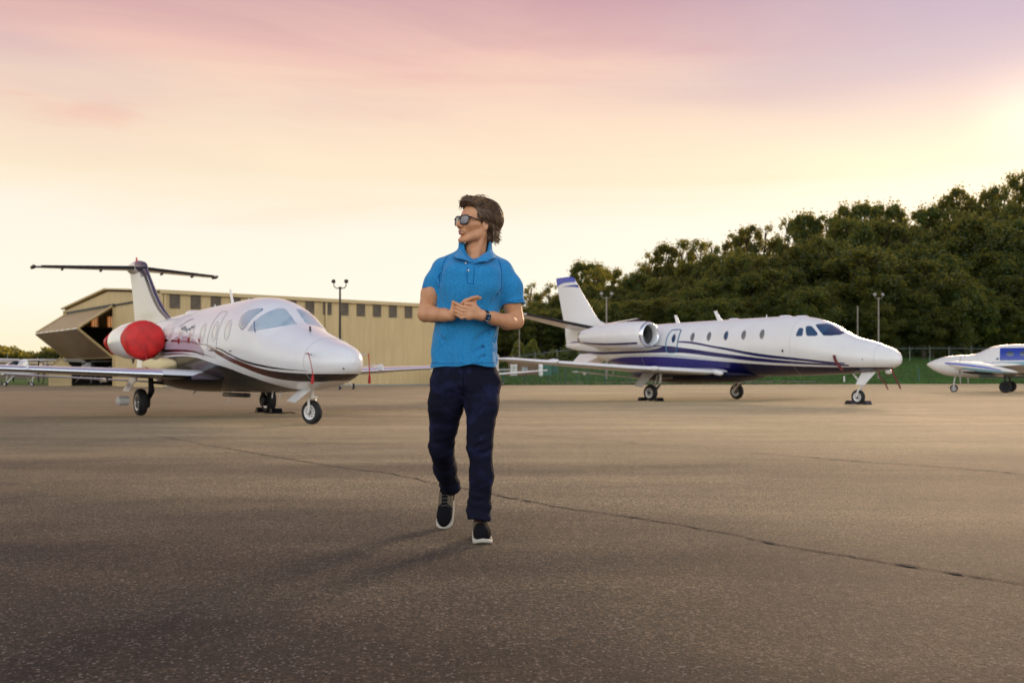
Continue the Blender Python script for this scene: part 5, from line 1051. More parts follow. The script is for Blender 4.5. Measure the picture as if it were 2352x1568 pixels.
def sdf_mesh(f, lo, hi, h):
    lo = np.array(lo, float); n = (np.ceil((np.array(hi)-lo)/h/4).astype(int)+1); N = n*4
    bi = np.stack(np.meshgrid(*[np.arange(k) for k in n], indexing='ij'), -1).reshape(-1, 3)
    cd_ = f(lo+(bi*4+1.5)*h); act = np.abs(cd_) < h*4*1.25
    Fg = np.repeat(np.repeat(np.repeat(np.sign(cd_).reshape(n), 4, 0), 4, 1), 4, 2).astype(np.float32)*h*4
    o4 = np.stack(np.meshgrid(*[np.arange(4)]*3, indexing='ij'), -1).reshape(-1, 3)
    idx = (bi[act][:, None, :]*4+o4[None]).reshape(-1, 3); P = lo+idx*h; v = np.concatenate([f(P[i:i+300000]) for i in range(0, len(P), 300000)]); Fg[idx[:, 0], idx[:, 1], idx[:, 2]] = v
    ins = Fg < 0; acc = np.zeros((N[0]*N[1]*N[2], 3)); cnt = np.zeros(N[0]*N[1]*N[2]); st = np.array([N[1]*N[2], N[2], 1]); edges = []
    for ax in range(3):
        sl0 = [slice(None)]*3; sl1 = [slice(None)]*3; sl0[ax] = slice(0, -1); sl1[ax] = slice(1, None)
        E = np.argwhere(ins[tuple(sl0)] != ins[tuple(sl1)]); E = E[(E >= 1).all(1) & (E < N-2).all(1)]
        E2 = E.copy(); E2[:, ax] += 1; a = Fg[E[:, 0], E[:, 1], E[:, 2]]; b_ = Fg[E2[:, 0], E2[:, 1], E2[:, 2]]; t = a/(a-b_)
        C = E.astype(float); C[:, ax] += t; o1, o2 = [k for k in range(3) if k != ax]
        base = E@st; cells = []
        for d1, d2 in ((0, 0), (1, 0), (1, 1), (0, 1)):
            c_ = base-d1*st[o1]-d2*st[o2]; cells.append(c_)
            cnt += np.bincount(c_, minlength=len(cnt))
            for q in range(3): acc[:, q] += np.bincount(c_, weights=C[:, q], minlength=len(cnt))
        fl = (a < 0) ^ (ax == 1); Q = np.stack(cells, 1); Q[~fl] = Q[~fl][:, ::-1]; edges.append(Q)
    used = np.where(cnt > 0)[0]; mp = np.full(len(cnt), -1); mp[used] = np.arange(len(used)); V = lo+acc[used]/cnt[used][:, None]*h
    return V, mp[np.concatenate(edges)]
def to_mesh(name, parts, mat, mats=None):
    V = []; Fc = []; b = 0
    for v, q in parts: V.append(v); Fc.append(q+b); b += len(v)
    V = np.concatenate(V); Fc = np.concatenate(Fc); me = bpy.data.meshes.new(name); me.vertices.add(len(V)); me.vertices.foreach_set('co', V.ravel()); me.loops.add(Fc.size); me.loops.foreach_set('vertex_index', Fc.ravel())
    me.polygons.add(len(Fc)); me.polygons.foreach_set('loop_start', np.arange(0, Fc.size, 4)); me.update(calc_edges=True)
    me.polygons.foreach_set('use_smooth', [True]*len(me.polygons)); me.materials.append(mat); return me
# materials
m = bpy.data.materials.new('skin'); m.use_nodes = True; t, b, oc = nodes(m)
c = t.mix(t.mr(t.noise(oc, 14., 4., .6), .35, .65), (.62, .285, .135), (.72, .36, .185)); c = t.mix(t.mr(t.noise(oc, 140., 3., .6), .55, .75, 0., .35), c, (.40, .15, .08)); t.l.new(c, b.inputs['Base Color'])
b.inputs['Roughness'].default_value = .46; b.inputs['Subsurface Weight'].default_value = .12; b.inputs['Subsurface Radius'].default_value = (.012, .005, .003); b.inputs['Subsurface Scale'].default_value = .5
t.l.new(t.bump(t.noise(oc, 260., 3.), .25, .002), b.inputs['Normal']); M_skin = m
M_lip = pmat('lips', (.38, .13, .10), .4); M_teeth = pmat('teeth', (.75, .72, .66), .3)
m = bpy.data.materials.new('blue_jersey_cloth'); m.use_nodes = True; t, b, oc = nodes(m)
n1 = t.noise(oc, 300., 4., .8); n2 = t.noise(oc, 85., 5., .8); c = t.mix(t.mr(n1, .35, .65), (.009, .165, .42), (.032, .285, .60)); c = t.mix(t.mr(n2, .42, .66, 0, .5), c, (.06, .38, .66)); t.l.new(c, b.inputs['Base Color'])
b.inputs['Roughness'].default_value = .9; b.inputs['Specular IOR Level'].default_value = .1; b.inputs['Sheen Weight'].default_value = .25; b.inputs['Sheen Roughness'].default_value = .5; t.l.new(t.bump(n1, .3, .002), b.inputs['Normal']); M_shirt = m
m = bpy.data.materials.new('dark_denim'); m.use_nodes = True; t, b, oc = nodes(m); x = t.sep(oc)
n1 = t.noise(t.comb(t.math('MULTIPLY', x[0], 500.), x[1], t.math('MULTIPLY', x[2], 90.)), 1., 2.); fade = t.mr(t.noise(oc, 7., 4., .6, .6), .48, .68, 0., 1., True)
c = t.mix(t.mr(n1, .35, .65), (.004, .005, .012), (.008, .009, .023)); c = t.mix(t.math('MULTIPLY', fade, .5), c, (.022, .026, .085)); t.l.new(c, b.inputs['Base Color']); b.inputs['Roughness'].default_value = .85; b.inputs['Specular IOR Level'].default_value = .15
t.l.new(t.bump(n1, .3, .001), b.inputs['Normal']); M_denim = m
M_hair = pmat('brown_hair', (.105, .058, .028), .5, var=(30, .45)); M_hair2 = pmat('light_brown_hair', (.24, .14, .065), .4, var=(30, .4))
M_shoe = pmat('black_knit', (.008, .008, .010), .9, spec=.1, bump=(500, .5, .002)); M_shoeg = pmat('grey_knit', (.15, .12, .085), .9, spec=.1, bump=(400, .6, .002)); M_sole = pmat('white_rubber', (.50, .46, .38), .6, var=(20, .12))
M_lace = pmat('lace', (.10, .085, .07), .8); M_frame = pmat('dark_acetate', (.025, .028, .034), .25, coat=.8); M_sglass = glass('sunglass_lens', (.04, .04, .05), .08, (.12, .11, .12))
PX, PY = -.25, 5.5
man = thing('person', 'young man in sunglasses, blue polo shirt and dark jeans, walking towards the camera with hands clasped', 'person', (PX, PY, 0), 0)
man['label'] = 'man in sunglasses, blue polo shirt and dark jeans walking with his hands clasped'
# --- head frame
yaw = R(52); hf = np.array([-math.sin(yaw), -math.cos(yaw), 0.]); hl = np.array([math.cos(yaw)*1., -math.sin(yaw), 0.]); hu = np.array([0, 0, 1.])
tilt = R(5); hf, hu = hf*math.cos(tilt)+hu*math.sin(tilt), hu*math.cos(tilt)-hf*math.sin(tilt)
HC = np.array([.051, .0, 1.737]); HR = np.stack([hf, hl, hu], 1)     # columns: forward, left, up
def H2W(F_, L_, U_): return HC+HR@np.array([F_, L_, U_])
def head_sdf(p):
    q = (p-HC)@HR; qa = q.copy(); qa[:, 1] = np.abs(qa[:, 1])
    d = ell(q, (-.014, 0, .045), (.098, .077, .090)); d = smin(d, ell(q, (.030, 0, -.012), (.068, .064, .092)), .03)
    d = smin(d, cone(qa, (.002, .052, -.045), (.030, .050, -.072), .020, .016), .025); d = smin(d, cone(qa, (.030, .050, -.070), (.080, .016, -.097), .015, .015), .022); d = smin(d, ell(q, (.086, 0, -.097), (.017, .020, .014)), .016)
    d = smin(d, cone(qa, (.066, .040, -.014), (.040, .058, -.008), .020, .016), .022); d = smin(d, cone(qa, (.086, .010, .026), (.072, .048, .026), .011, .010), .014)
    d = smax(d, -ell(qa, (.100, .031, .006), (.020, .020, .015)), .012)
    d = smin(d, cone(q, (.090, 0, .020), (.119, 0, -.016), .0090, .0100), .010); d = smin(d, ell(q, (.118, 0, -.021), (.0125, .0115, .0095)), .007); d = smin(d, ell(qa, (.104, .0125, -.026), (.012, .0080, .0080)), .006)
    d = smax(d, -ell(qa, (.109, .006, -.033), (.005, .0035, .004)), .003)
    d = smin(d, ell(q, (.090, 0, -.052), (.014, .026, .013)), .012); d = smin(d, ell(q, (.0985, 0, -.0500), (.009, .021, .0048)), .005); d = smin(d, ell(q, (.0965, 0, -.0640), (.009, .018, .0058)), .006)
    d = smax(d, -ell(q, (.103, 0, -.0565), (.011, .020, .0028)), .003); d = smax(d, -ell(q, (.098, 0, -.080), (.006, .018, .005)), .008)
    # ear
    e = ell(qa, (-.008, .078, -.006), (.020, .009, .031)); e = smin(e, ell(qa, (-.001, .075, -.031), (.009, .007, .010)), .006); e = smax(e, -ell(qa, (-.006, .088, -.002), (.011, .009, .018)), .006); d = smin(d, e, .007)
    # neck
    nk = chain(p, [H2W(-.022, 0, -.02), (.050, .012, 1.60), (.050, .020, 1.53)], [.056, .055, .068], .02); nk = smin(nk, cone(p, H2W(-.01, .062, -.05), (.045, -.040, 1.525), .013, .012), .022); nk = smin(nk, ell(p, (.034, -.048, 1.585), (.012, .013, .020)), .02)
    d = smin(d, nk, .016)
    # shoulders and chest under the shirt
    ch = smin(ell(p, (.035, .015, 1.43), (.15, .085, .13)), cone(p, (-.10, .02, 1.485), (.17, .03, 1.48), .045, .045), .04); ch = smax(ch, -cone(p, (.034, -.085, 1.53), (.036, -.105, 1.42), .004, .004), .02)
    ch = smin(ch, ell(p, (.036, -.040, 1.495), (.070, .066, .055)), .03); return smin(d, ch, .035)
headm = sdf_mesh(head_sdf, (-.20, -.17, 1.36), (.27, .17, 1.88), .0027)
# --- arms and hands
wL = (.090, -.205, 1.226); wR = (-.072, -.185, 1.226)
def HP(cx, cy, y): return (-.121+.000153*cx, y, 1.3796-.000153*cy)
def arms_sdf(p):
    a = chain(p, [(-.150, .01, 1.47), (-.200, .0, 1.36), (-.226, -.010, 1.250)], [.056, .050, .043], .02); a = smin(a, ell(p, (-.190, -.018, 1.36), (.040, .045, .07)), .03)
    a = smin(a, chain(p, [(-.228, -.012, 1.243), (-.178, -.080, 1.240), (-.115, -.150, 1.232), wR], [.042, .041, .034, .028], .02), .012)
    c_ = chain(p, [(.205, .02, 1.45), (.245, .02, 1.33), (.272, .012, 1.212)], [.060, .053, .044], .02); c_ = smin(c_, ell(p, (.247, .0, 1.32), (.042, .044, .06)), .03)
    c_ = smin(c_, chain(p, [(.272, .010, 1.203), (.225, -.070, 1.200), (.150, -.155, 1.214), wL], [.042, .042, .034, .028], .02), .012)
    d = np.minimum(a, c_)
    # left hand (in front): palm, four fingers wrapped to the viewer's left, thumb on top
    y = -.222
    pl = smin(cone(p, wL, HP(1060, 800, y), .027, .021), cone(p, wL, HP(950, 1010, y), .026, .019), .015); pl = smin(pl, cone(p, HP(1120, 760, y+.004), HP(930, 1060, y), .020, .016), .015); pl = smin(pl, cone(p, HP(940, 800, y), HP(860, 1050, y), .0150, .0135), .012)
    F_ = [[(960, 780), (700, 720), (560, 640), (425, 560)], [(900, 870), (700, 850), (530, 760), (415, 715)], [(860, 960), (670, 970), (520, 880), (410, 835)], [(840, 1045), (690, 1080), (560, 1010), (455, 955)]]
    fg = None
    for i, f in enumerate(F_):
        rr3 = [.0112, .0102, .0092, .0080] if i < 3 else [.0098, .009, .0082, .0072]; yy = [y-.006, y-.014, y-.010, y+.006]
        e = chain(p, [HP(u, v, yy[j]) for j, (u, v) in enumerate(f)], rr3, .004); e = smin(e, ell(p, HP(f[1][0], f[1][1], y-.015), (.0105, .0105, .0105)), .004)
        fg = e if fg is None else smin(fg, e, .0022)
    th = chain(p, [HP(1230, 830, y+.002), HP(1110, 650, y-.006), HP(950, 610, y-.010), HP(815, 600, y-.010)], [.018, .0125, .0105, .0088], .006)
    lh = smin(smin(pl, fg, .006), th, .008)
    # right hand (behind): palm rising, fingers up to the viewer's right
    y2 = -.196
    rh = smin(cone(p, wR, HP(480, 740, y2), .026, .020), cone(p, HP(400, 900, y2), HP(640, 700, y2), .024, .018), .015); rh = smin(rh, cone(p, HP(385, 700, y2-.004), HP(375, 530, y2-.010), .0125, .0085), .012)
    for i, f in enumerate([[(600, 690), (800, 500), (1050, 400), (1235, 350)], [(650, 700), (860, 540), (1120, 430), (1320, 385)], [(640, 740), (860, 600), (1010, 560), (1150, 510)], [(640, 800), (860, 700), (1000, 680), (1150, 600)]]):
        yy = [y2, y2-.002+.006*(i > 0), y2+.004*(i > 0), y2+.004]; yy = [v+(-.020 if i == 0 else .0)*(j > 0) for j, v in enumerate(yy)]
        rh = smin(rh, chain(p, [HP(u, v, yy[j]) for j, (u, v) in enumerate(f)], [.0115, .0100, .0090, .0075], .004), .0025)
    a2 = np.minimum(lh, rh+.0); return np.minimum(smin(d, lh, .006), smin(d, rh, .006))
armm = sdf_mesh(arms_sdf, (-.30, -.27, 1.13), (.34, .09, 1.52), .0026)
# ankles inside the shoes close the figure
body = link('body', to_mesh('body', [headm, armm], M_skin), man)
# --- shirt
zk = [.94, 1.05, 1.13, 1.22, 1.32, 1.40, 1.46, 1.52, 1.56]
RX = [.184, .180, .174, .170, .172, .180, .182, .150, .09]; RY = [.128, .124, .120, .122, .126, .126, .116, .085, .06]; CX = [-.008, -.004, .0, .004, .012, .020, .030, .040, .045]; CY = [.0, .0, .0, .0, .0, .004, .01, .015, .015]
def torso(p, off=0.):
    z = p[:, 2]; rx = np.interp(z, zk, RX)+off; ry = np.interp(z, zk, RY)+off; cx = np.interp(z, zk, CX); cy = np.interp(z, zk, CY)
    q = np.stack([(p[:, 0]-cx)/rx, (p[:, 1]-cy)/ry], 1); l = (np.abs(q)**2.3).sum(1)**(1/2.3); return (l-1)*np.minimum(rx, ry)*.95
def fold(p, a, b, w, dep):
    """crease along a segment"""
    a = np.array(a); b = np.array(b); d = b-a; t = np.clip(((p-a)@d)/(d@d), 0, 1); r = length(p-a-t[:, None]*d); return -dep*np.exp(-(r/w)**2)*np.sin(np.pi*np.clip(t, .05, .95))**.5
def shirt_sdf(p):
    d = torso(p); z = p[:, 2]; x = p[:, 0]
    d = smin(d, cone(p, (-.085, .02, 1.525), (.175, .03, 1.515), .045, .045), .05); d = smin(d, chain(p, [(.048, .03, 1.575), (-.12, .015, 1.505)], [.045, .058], .02), .03); d = smin(d, chain(p, [(.052, .03, 1.575), (.175, .02, 1.49)], [.045, .060], .02), .03)
    d = smin(d, sbox(p, (.035, -.02, 1.43), (.150, .112, .085), .06), .07)
    sl = chain(p, [(-.135, .005, 1.485), (-.175, .0, 1.42), (-.200, -.004, 1.355)], [.066, .060, .058], .03); nL = np.array([-.30, -.03, -1.]); nL /= np.linalg.norm(nL); sl = smax(sl, (p-np.array([-.197, 0, 1.372]))@nL, .004)
    sl = np.maximum(sl, -(np.maximum(chain(p, [(-.175, .0, 1.42), (-.207, -.004, 1.34)], [.046, .055], .01), -((p-np.array([-.19, 0, 1.41]))@nL))))
    sr = chain(p, [(.190, .012, 1.475), (.228, .012, 1.39), (.258, .006, 1.27)], [.071, .071, .071], .03); nR = np.array([.16, -.10, -1.]); nR /= np.linalg.norm(nR); sr = smax(sr, (p-np.array([.256, .0, 1.298]))@nR, .004)
    sr = np.maximum(sr, -(np.maximum(chain(p, [(.235, .012, 1.36), (.262, .008, 1.25)], [.056, .066], .01), -((p-np.array([.25, 0, 1.345]))@nR))))
    d = smin(d, sl, .018); d = smin(d, sr, .018)
    # drape
    wv = np.clip((1.30-z)/.2, 0, 1); d = d+.0075*wv*np.sin(x*42+np.sin(z*14)*1.6+p[:, 1]*20)+.0038*snoise(p, 17., 5)+.0026*snoise(p*np.array([1, 1, .5]), 46., 6)
    hw_ = np.clip((z-.965)/.04, .15, 1)
    for F_ in [((.165, -.05, 1.19), (.06, -.12, 1.10), .012, .011), ((.175, -.04, 1.12), (.05, -.125, 1.03), .012, .012), ((.17, -.05, 1.06), (.08, -.12, 1.00), .010, .010), ((.17, .0, 1.15), (.11, -.11, 1.13), .008, .009), ((-.17, -.04, 1.17), (-.10, -.12, 1.06), .012, .007), ((-.12, -.10, 1.36), (-.09, -.12, 1.27), .008, .007), ((-.155, -.06, 1.40), (-.13, -.10, 1.28), .008, .007), ((-.06, -.13, 1.34), (-.055, -.125, 1.22), .007, .005), ((.15, -.09, 1.44), (.168, -.09, 1.30), .010, .010), ((-.145, -.05, 1.52), (-.128, -.09, 1.40), .010, .009), ((-.10, -.06, 1.53), (-.115, -.1, 1.42), .007, .005), ((.22, -.03, 1.45), (.25, -.05, 1.33), .008, .006), ((-.19, -.04, 1.46), (-.215, -.04, 1.39), .007, .006), ((.02, -.13, 1.36), (.03, -.13, 1.22), .010, .005), ((.0, -.13, 1.12), (-.03, -.13, .98), .011, .005), ((.07, -.13, 1.33), (.10, -.12, 1.24), .009, .006)]:
        d = d-hw_*1.35*fold(p, *F_)
    d = smax(d, -cone(p, (.020, -.135, 1.44), (.014, -.12, 1.34), .0005, .0005)-.0000, .003)
    # neck opening (V), hollow, hem
    op = smin(cone(p, (.050, .012, 1.53), (.050, .0, 1.68), .060, .080), cone(p, (.034, -.140, 1.517), (.046, -.07, 1.61), .010, .060), .015); d = smax(d, -op, .004)
    hem = .957+.006*np.sin(x*18+1)+.004*np.sin(x*40); d = smax(d, hem-z, .004); inner = np.maximum(torso(p, -.024), z-.98); d = np.maximum(d, -inner)
    return d*.8
shirt = link('polo_shirt', to_mesh('polo_shirt', [sdf_mesh(shirt_sdf, (-.31, -.17, .935), (.36, .17, 1.64), .0036)], M_shirt), man)
# collar: folded band round the neck with two points, plus placket and buttons
def spl(P, n):
    P = [Vector(p) for p in P]; out = []; k = len(P)-1
    for i in range(n+1):
        u = i/n*k; j = min(int(u), k-1); t = u-j; p0, p1, p2, p3 = P[max(j-1, 0)], P[j], P[j+1], P[min(j+2, k)]
        out.append(.5*((2*p1)+(p2-p0)*t+(2*p0-5*p1+4*p2-p3)*t*t+(3*p1-p0-3*p2+p3)*t**3))
    return out
cT = spl([(.040, -.132, 1.508), (.082, -.100, 1.555), (.122, -.045, 1.588), (.120, .035, 1.606), (.050, .082, 1.615), (-.022, .035, 1.604), (-.030, -.045, 1.590), (-.003, -.100, 1.552), (.028, -.132, 1.516)], 48)
cO = spl([(.120, -.128, 1.522), (.136, -.108, 1.536), (.156, -.035, 1.552), (.146, .055, 1.562), (.050, .108, 1.560), (-.050, .055, 1.562), (-.068, -.035, 1.558), (-.060, -.105, 1.548), (-.050, -.122, 1.540)], 48)
rows = []
for i, (a, b_) in enumerate(zip(cT, cO)):
    ctr = Vector((.048, 0, a.z)); rad = (a-ctr).normalized(); inn = a-rad*.004+Vector((0, 0, -.028*min(1, min(i, 48-i)/6)-.002)); mid = a.lerp(b_, .5)+rad*.006+Vector((0, 0, .006))
    rows.append([inn, a-rad*.003, a+rad*.003+Vector((0, 0, .002)), a.lerp(b_, .12)+rad*.006+Vector((0, 0, .002)), mid, b_+rad*.004])
cm = MB().grid(rows); co_ = cm.obj('collar', M_shirt, man, ang=180); sm = co_.modifiers.new('thickness', 'SOLIDIFY'); sm.thickness = .0045; sm.offset = 0; sb = co_.modifiers.new('smooth', 'SUBSURF'); sb.levels = sb.render_levels = 1
pk = MB(); 
rows = []
for i in range(12):
    u = i/11; z = 1.505-.115*u; yy = -.112-.026*min(1, u*1.5); xc = .034-.012*u
    rows.append([(xc-.018, yy-.004, z), (xc-.015, yy-.0085, z), (xc+.013, yy-.0085, z), (xc+.016, yy-.003, z)])
for z, x_ in ((1.472, .016), (1.515, .000)): MB().lathe([(0, .003), (.0045, .0025), (.0055, 0), (.005, -.002)], 12, TR(x_, -.1475 if z < 1.5 else -.118, z) @ ROT(R(90), 'X')).obj('button', M_teeth, shirt)
def snap(f, P, off=.0005):
    A = np.array([tuple(q) for q in P], float)
    for _ in range(5):
        d0 = f(A); g = np.stack([f(A+np.eye(3)[q]*.001)-d0 for q in range(3)], 1)/.001; g /= np.maximum(np.linalg.norm(g, axis=1), .3)[:, None]; A = A-g*np.clip(d0-off, -.03, .03)[:, None]
    return [Vector(q) for q in A]
M_seam = pmat('shirt_seam', (.010, .10, .30), .9, spec=.1)
for nm_, P_, r_ in (('shoulder_seam', [(-.105, -.03, 1.56), (-.135, -.07, 1.50), (-.148, -.08, 1.44), (-.150, -.08, 1.38)], .0019), ('shoulder_seam', [(.172, -.03, 1.55), (.190, -.07, 1.49), (.196, -.09, 1.43), (.190, -.09, 1.36)], .0019),
    ('placket_edge', [(.048, -.14, 1.50), (.046, -.14, 1.46), (.042, -.14, 1.40)], .0014), ('placket_edge', [(.010, -.14, 1.50), (.008, -.14, 1.45), (.010, -.14, 1.40)], .0014), ('placket_edge', [(.010, -.14, 1.40), (.042, -.14, 1.40)], .0014),
    ('hem_stitch', [(-.185, -.02, .976), (-.15, -.10, .974), (-.06, -.13, .972), (.05, -.13, .974), (.14, -.10, .976), (.17, -.02, .976)], .0012),
    ('sleeve_stitch', [(.196, -.05, 1.312), (.23, -.07, 1.308), (.28, -.06, 1.318), (.32, -.02, 1.326)], .0012), ('sleeve_stitch', [(-.245, -.03, 1.398), (-.21, -.06, 1.388), (-.16, -.05, 1.386)], .0012)):
    P_ = [v for a_, b_ in zip(P_[:-1], P_[1:]) for v in [tuple(np.array(a_)+(np.array(b_)-np.array(a_))*k_/6) for k_ in range(6)]]+[P_[-1]]
    MB().tube(snap(shirt_sdf, P_), r_, 5).obj(nm_, M_seam, shirt, ang=180)
# --- jeans
HB = [(.081, .0, .87), (.082, -.03, .746), (.074, -.075, .53), (.083, -.060, .36), (.068, -.030, .185), (.068, -.045, .13)]
HA = [(-.095, .0, .87), (-.117, .03, .746), (-.149, .135, .504), (-.140, .30, .37), (-.123, .46, .26), (-.121, .50, .235)]
def jeans_sdf(p):
    z = p[:, 2]; d = torso(np.stack([p[:, 0], p[:, 1], np.minimum(z, .96)], 1), -.028); d = smax(d, z-.99, .01); d = smax(d, .84-z, .03); d = smin(d, ell(p, (-.01, .02, .87), (.175, .125, .11)), .04)
    a = chain(p, HA, [.104, .094, .069, .063, .055, .058], .03); b_ = chain(p, HB, [.102, .087, .066, .061, .060, .065], .03)
    a = smin(a, ell(p, (-.145, .34, .40), (.062, .075, .12)), .03); b_ = smin(b_, ell(p, (.08, .0, .40), (.062, .072, .14)), .03)
    legs = smin(a, b_, .012); d = smin(d, legs, .035)
    kn = np.exp(-((z-.52)/.07)**2); kh = np.exp(-((z-.17)/.09)**2); dd_ = .0014*snoise(p, 14., 21)+.0014*snoise(p*np.array([.6, .6, 1.6]), 38., 22)
    dd_ = dd_+.0014*kn*np.sin(z*95+p[:, 0]*30+2*snoise(p, 12., 3))+.0030*kh*np.sin(z*110+p[:, 0]*22+2*snoise(p, 14., 4))
    for F_ in [((.12, -.13, .60), (.02, -.14, .55), .012, .012), ((.13, -.14, .555), (.04, -.145, .52), .010, .012), ((.135, -.13, .50), (.05, -.14, .47), .012, .012), ((.02, -.1, .80), (-.05, -.11, .84), .012, .010), ((-.10, .05, .60), (-.20, .06, .56), .012, .009), ((-.09, .10, .50), (-.15, .07, .47), .010, .009), ((.13, -.08, .88), (.16, -.05, .80), .01, .008), ((.12, -.1, .24), (.02, -.11, .21), .010, .013), ((.01, -.10, .15), (.09, -.12, .165), .008, .014), ((-.06, .42, .34), (-.13, .40, .31), .012, .010)]:
        d = d-fold(p, *F_)
    d = d+dd_
    nA = np.array([.0, .62, -.78]); d = np.where(p[:, 1] > .40, smax(d, (p-np.array([-.12, .50, .215]))@nA, .006), d); d = np.where(p[:, 1] < .2, smax(d, .116+.012*np.sin(p[:, 0]*30)-z, .006), d)
    return d*.8
jeans = link('jeans', to_mesh('jeans', [sdf_mesh(jeans_sdf, (-.29, -.20, .06), (.24, .62, 1.02), .0042)], M_denim), man)
M_stitch = pmat('denim_seam', (.004, .004, .010), .9, spec=.1)
for P_ in ([(-.012, -.13, .93), (-.014, -.13, .86), (-.018, -.10, .79)], [(.165, -.01, .85), (.155, -.03, .70), (.135, -.07, .53), (.14, -.06, .36), (.125, -.04, .20)]):
    P_ = [v for a_, b_ in zip(P_[:-1], P_[1:]) for v in [tuple(np.array(a_)+(np.array(b_)-np.array(a_))*k_/6) for k_ in range(6)]]+[P_[-1]]
    MB().tube(snap(jeans_sdf, P_), .0016, 5).obj('seam', M_stitch, jeans, ang=180)
# --- shoes in their own frame: y- = toe, origin under the ball of the foot
def shoe(M, name):
    def up(p):
        d = ell(p, (0, -.045, .040), (.047, .085, .042)); d = smin(d, cone(p, (0, .06, .045), (0, .125, .055), .038, .034), .03); d = smin(d, cone(p, (0, .02, .055), (0, .085, .095), .036, .036), .03); d = smax(d, .018-p[:, 2], .004)
        d = smax(d, -cone(p, (0, .085, .115), (0, .10, .16), .034, .045), .004); return d
    def sole(p):
        w_ = .0465-.008*np.clip((p[:, 1]-.0)/.06, 0, 1)+.004*np.clip((p[:, 1]-.08)/.06, 0, 1); q = np.stack([np.abs(p[:, 0])-w_, np.abs(p[:, 1]-.010)-.145], 1)
        ro = .052; qx = np.maximum(q[:, 0]+ro*.92, 0); qy = np.maximum(q[:, 1]+ro, 0); d2 = np.sqrt(qx**2+qy**2)-ro; tz = .022+.010*np.clip((p[:, 1]-.05)/.08, 0, 1)+.006*np.cos(p[:, 0]*60)*(p[:, 1] < -.08)
        dz = np.maximum(p[:, 2]-tz, -.001-p[:, 2]+.018*np.clip((-.085-p[:, 1])/.06, 0, 1)**1.5*.9); return smax(d2, dz, .006)
    def panel(p): return np.maximum(up(p)-.0022, -np.minimum(np.minimum(np.abs(p[:, 0])-.018, 1e3), 1e3)*1.) if False else smax(smax(up(p)-.0022, .017-np.abs(p[:, 0]), .002), smax(np.abs(p[:, 1]-.035)-.055+p[:, 2]*.2, .025-p[:, 2], .003), .003)
    Mi = np.array(M)
    def tr(vq): v, q = vq; return v@Mi[:3, :3].T+Mi[:3, 3], q
    B0, B1 = (-.07, -.16, -.01), (.07, .18, .15)
    o = link(name, to_mesh(name, [tr(sdf_mesh(up, B0, B1, .003))], M_shoe), man); link('sole', to_mesh('sole', [tr(sdf_mesh(sole, B0, B1, .003))], M_sole), o); link('side_panel', to_mesh('side_panel', [tr(sdf_mesh(panel, B0, B1, .003))], M_shoeg), o)
    for i in range(4):
        y = -.012+i*.019; z = .0835+i*.0085; MB().tube([(-.030, y+.004, z-.012), (-.012, y-.002, z+.001), (.012, y+.002, z+.001), (.030, y-.004, z-.012)], .0026, 6, M=M).obj('lace', M_lace, o)
    return o
shoe(TR(.083, -.020, .0) @ ROT(R(5), 'Z') @ Matrix.Diagonal((1.06, 1.06, 1.2, 1)), 'shoe')
fs = link('sock', to_mesh('sock', [sdf_mesh(lambda p: chain(p, [(.075, .06, .06), (.070, .0, .13)], [.030, .034], .01), (.0, -.08, 0), (.15, .14, .22), .005)], pmat('maroon_sock', (.05, .015, .015), .9)), man)
shoe(TR(-.143, .545, .012) @ ROT(R(-6), 'Z') @ TR(0, -.10, 0) @ ROT(R(50), 'X') @ TR(0, .10, 0), 'shoe')
link('ankle', to_mesh('ankle', [sdf_mesh(lambda p: cone(p, (-.135, .54, .16), (-.125, .50, .28), .036, .045), (-.22, .4, .08), (-.05, .65, .36), .006)], M_shoe), man)
# --- hair: cap plus many swept locks
def hairF(U): return np.interp(U, [-.11, -.03, -.008, .004, .03, .085, .100, .112, .125], [-.030, -.024, -.006, .026, .047, .056, .074, .10, .3])
def hair_sdf(p):
    q = (p-HC)@HR; d = ell(q, (-.030, 0, .052), (.112, .088, .100)); d = smin(d, ell(q, (-.075, 0, -.03), (.045, .066, .075)), .03); d = d+.003*snoise(q*np.array([.4, .8, 1.6]), 45., 8)
    d = smin(d, ell(q, (.050, 0, .112), (.056, .062, .030)), .025); d = smin(d, ell(q, (-.060, 0, .05), (.098, .086, .092)), .03)
    d = smax(d, (q[:, 0]-hairF(q[:, 2]))*.8, .008); d = smax(d, (-.098-q[:, 2]), .010)
    earh = ell(np.stack([q[:, 0], np.abs(q[:, 1]), q[:, 2]], 1), (-.006, .088, -.010), (.023, .022, .034)); return smax(d, -earh, .004)
hair = link('hair', to_mesh('hair', [sdf_mesh(hair_sdf, (-.12, -.16, 1.58), (.26, .17, 1.92), .0032)], M_hair), man)
hr = random.Random(12)
def lock(start, dirs, r0, mat_i):
    P = [np.array(start)]
    for d_, l_ in dirs: P.append(P[-1]+np.array(d_)*l_)
    return [H2W(*q) for q in P]
locks = [MB(), MB()]
def scalp(a, e, k=1.): return np.array([-.030+.112*k*math.cos(a)*math.cos(e), .088*k*math.sin(a)*math.cos(e), .052+.100*k*math.sin(e)])
LP = []; LL = []
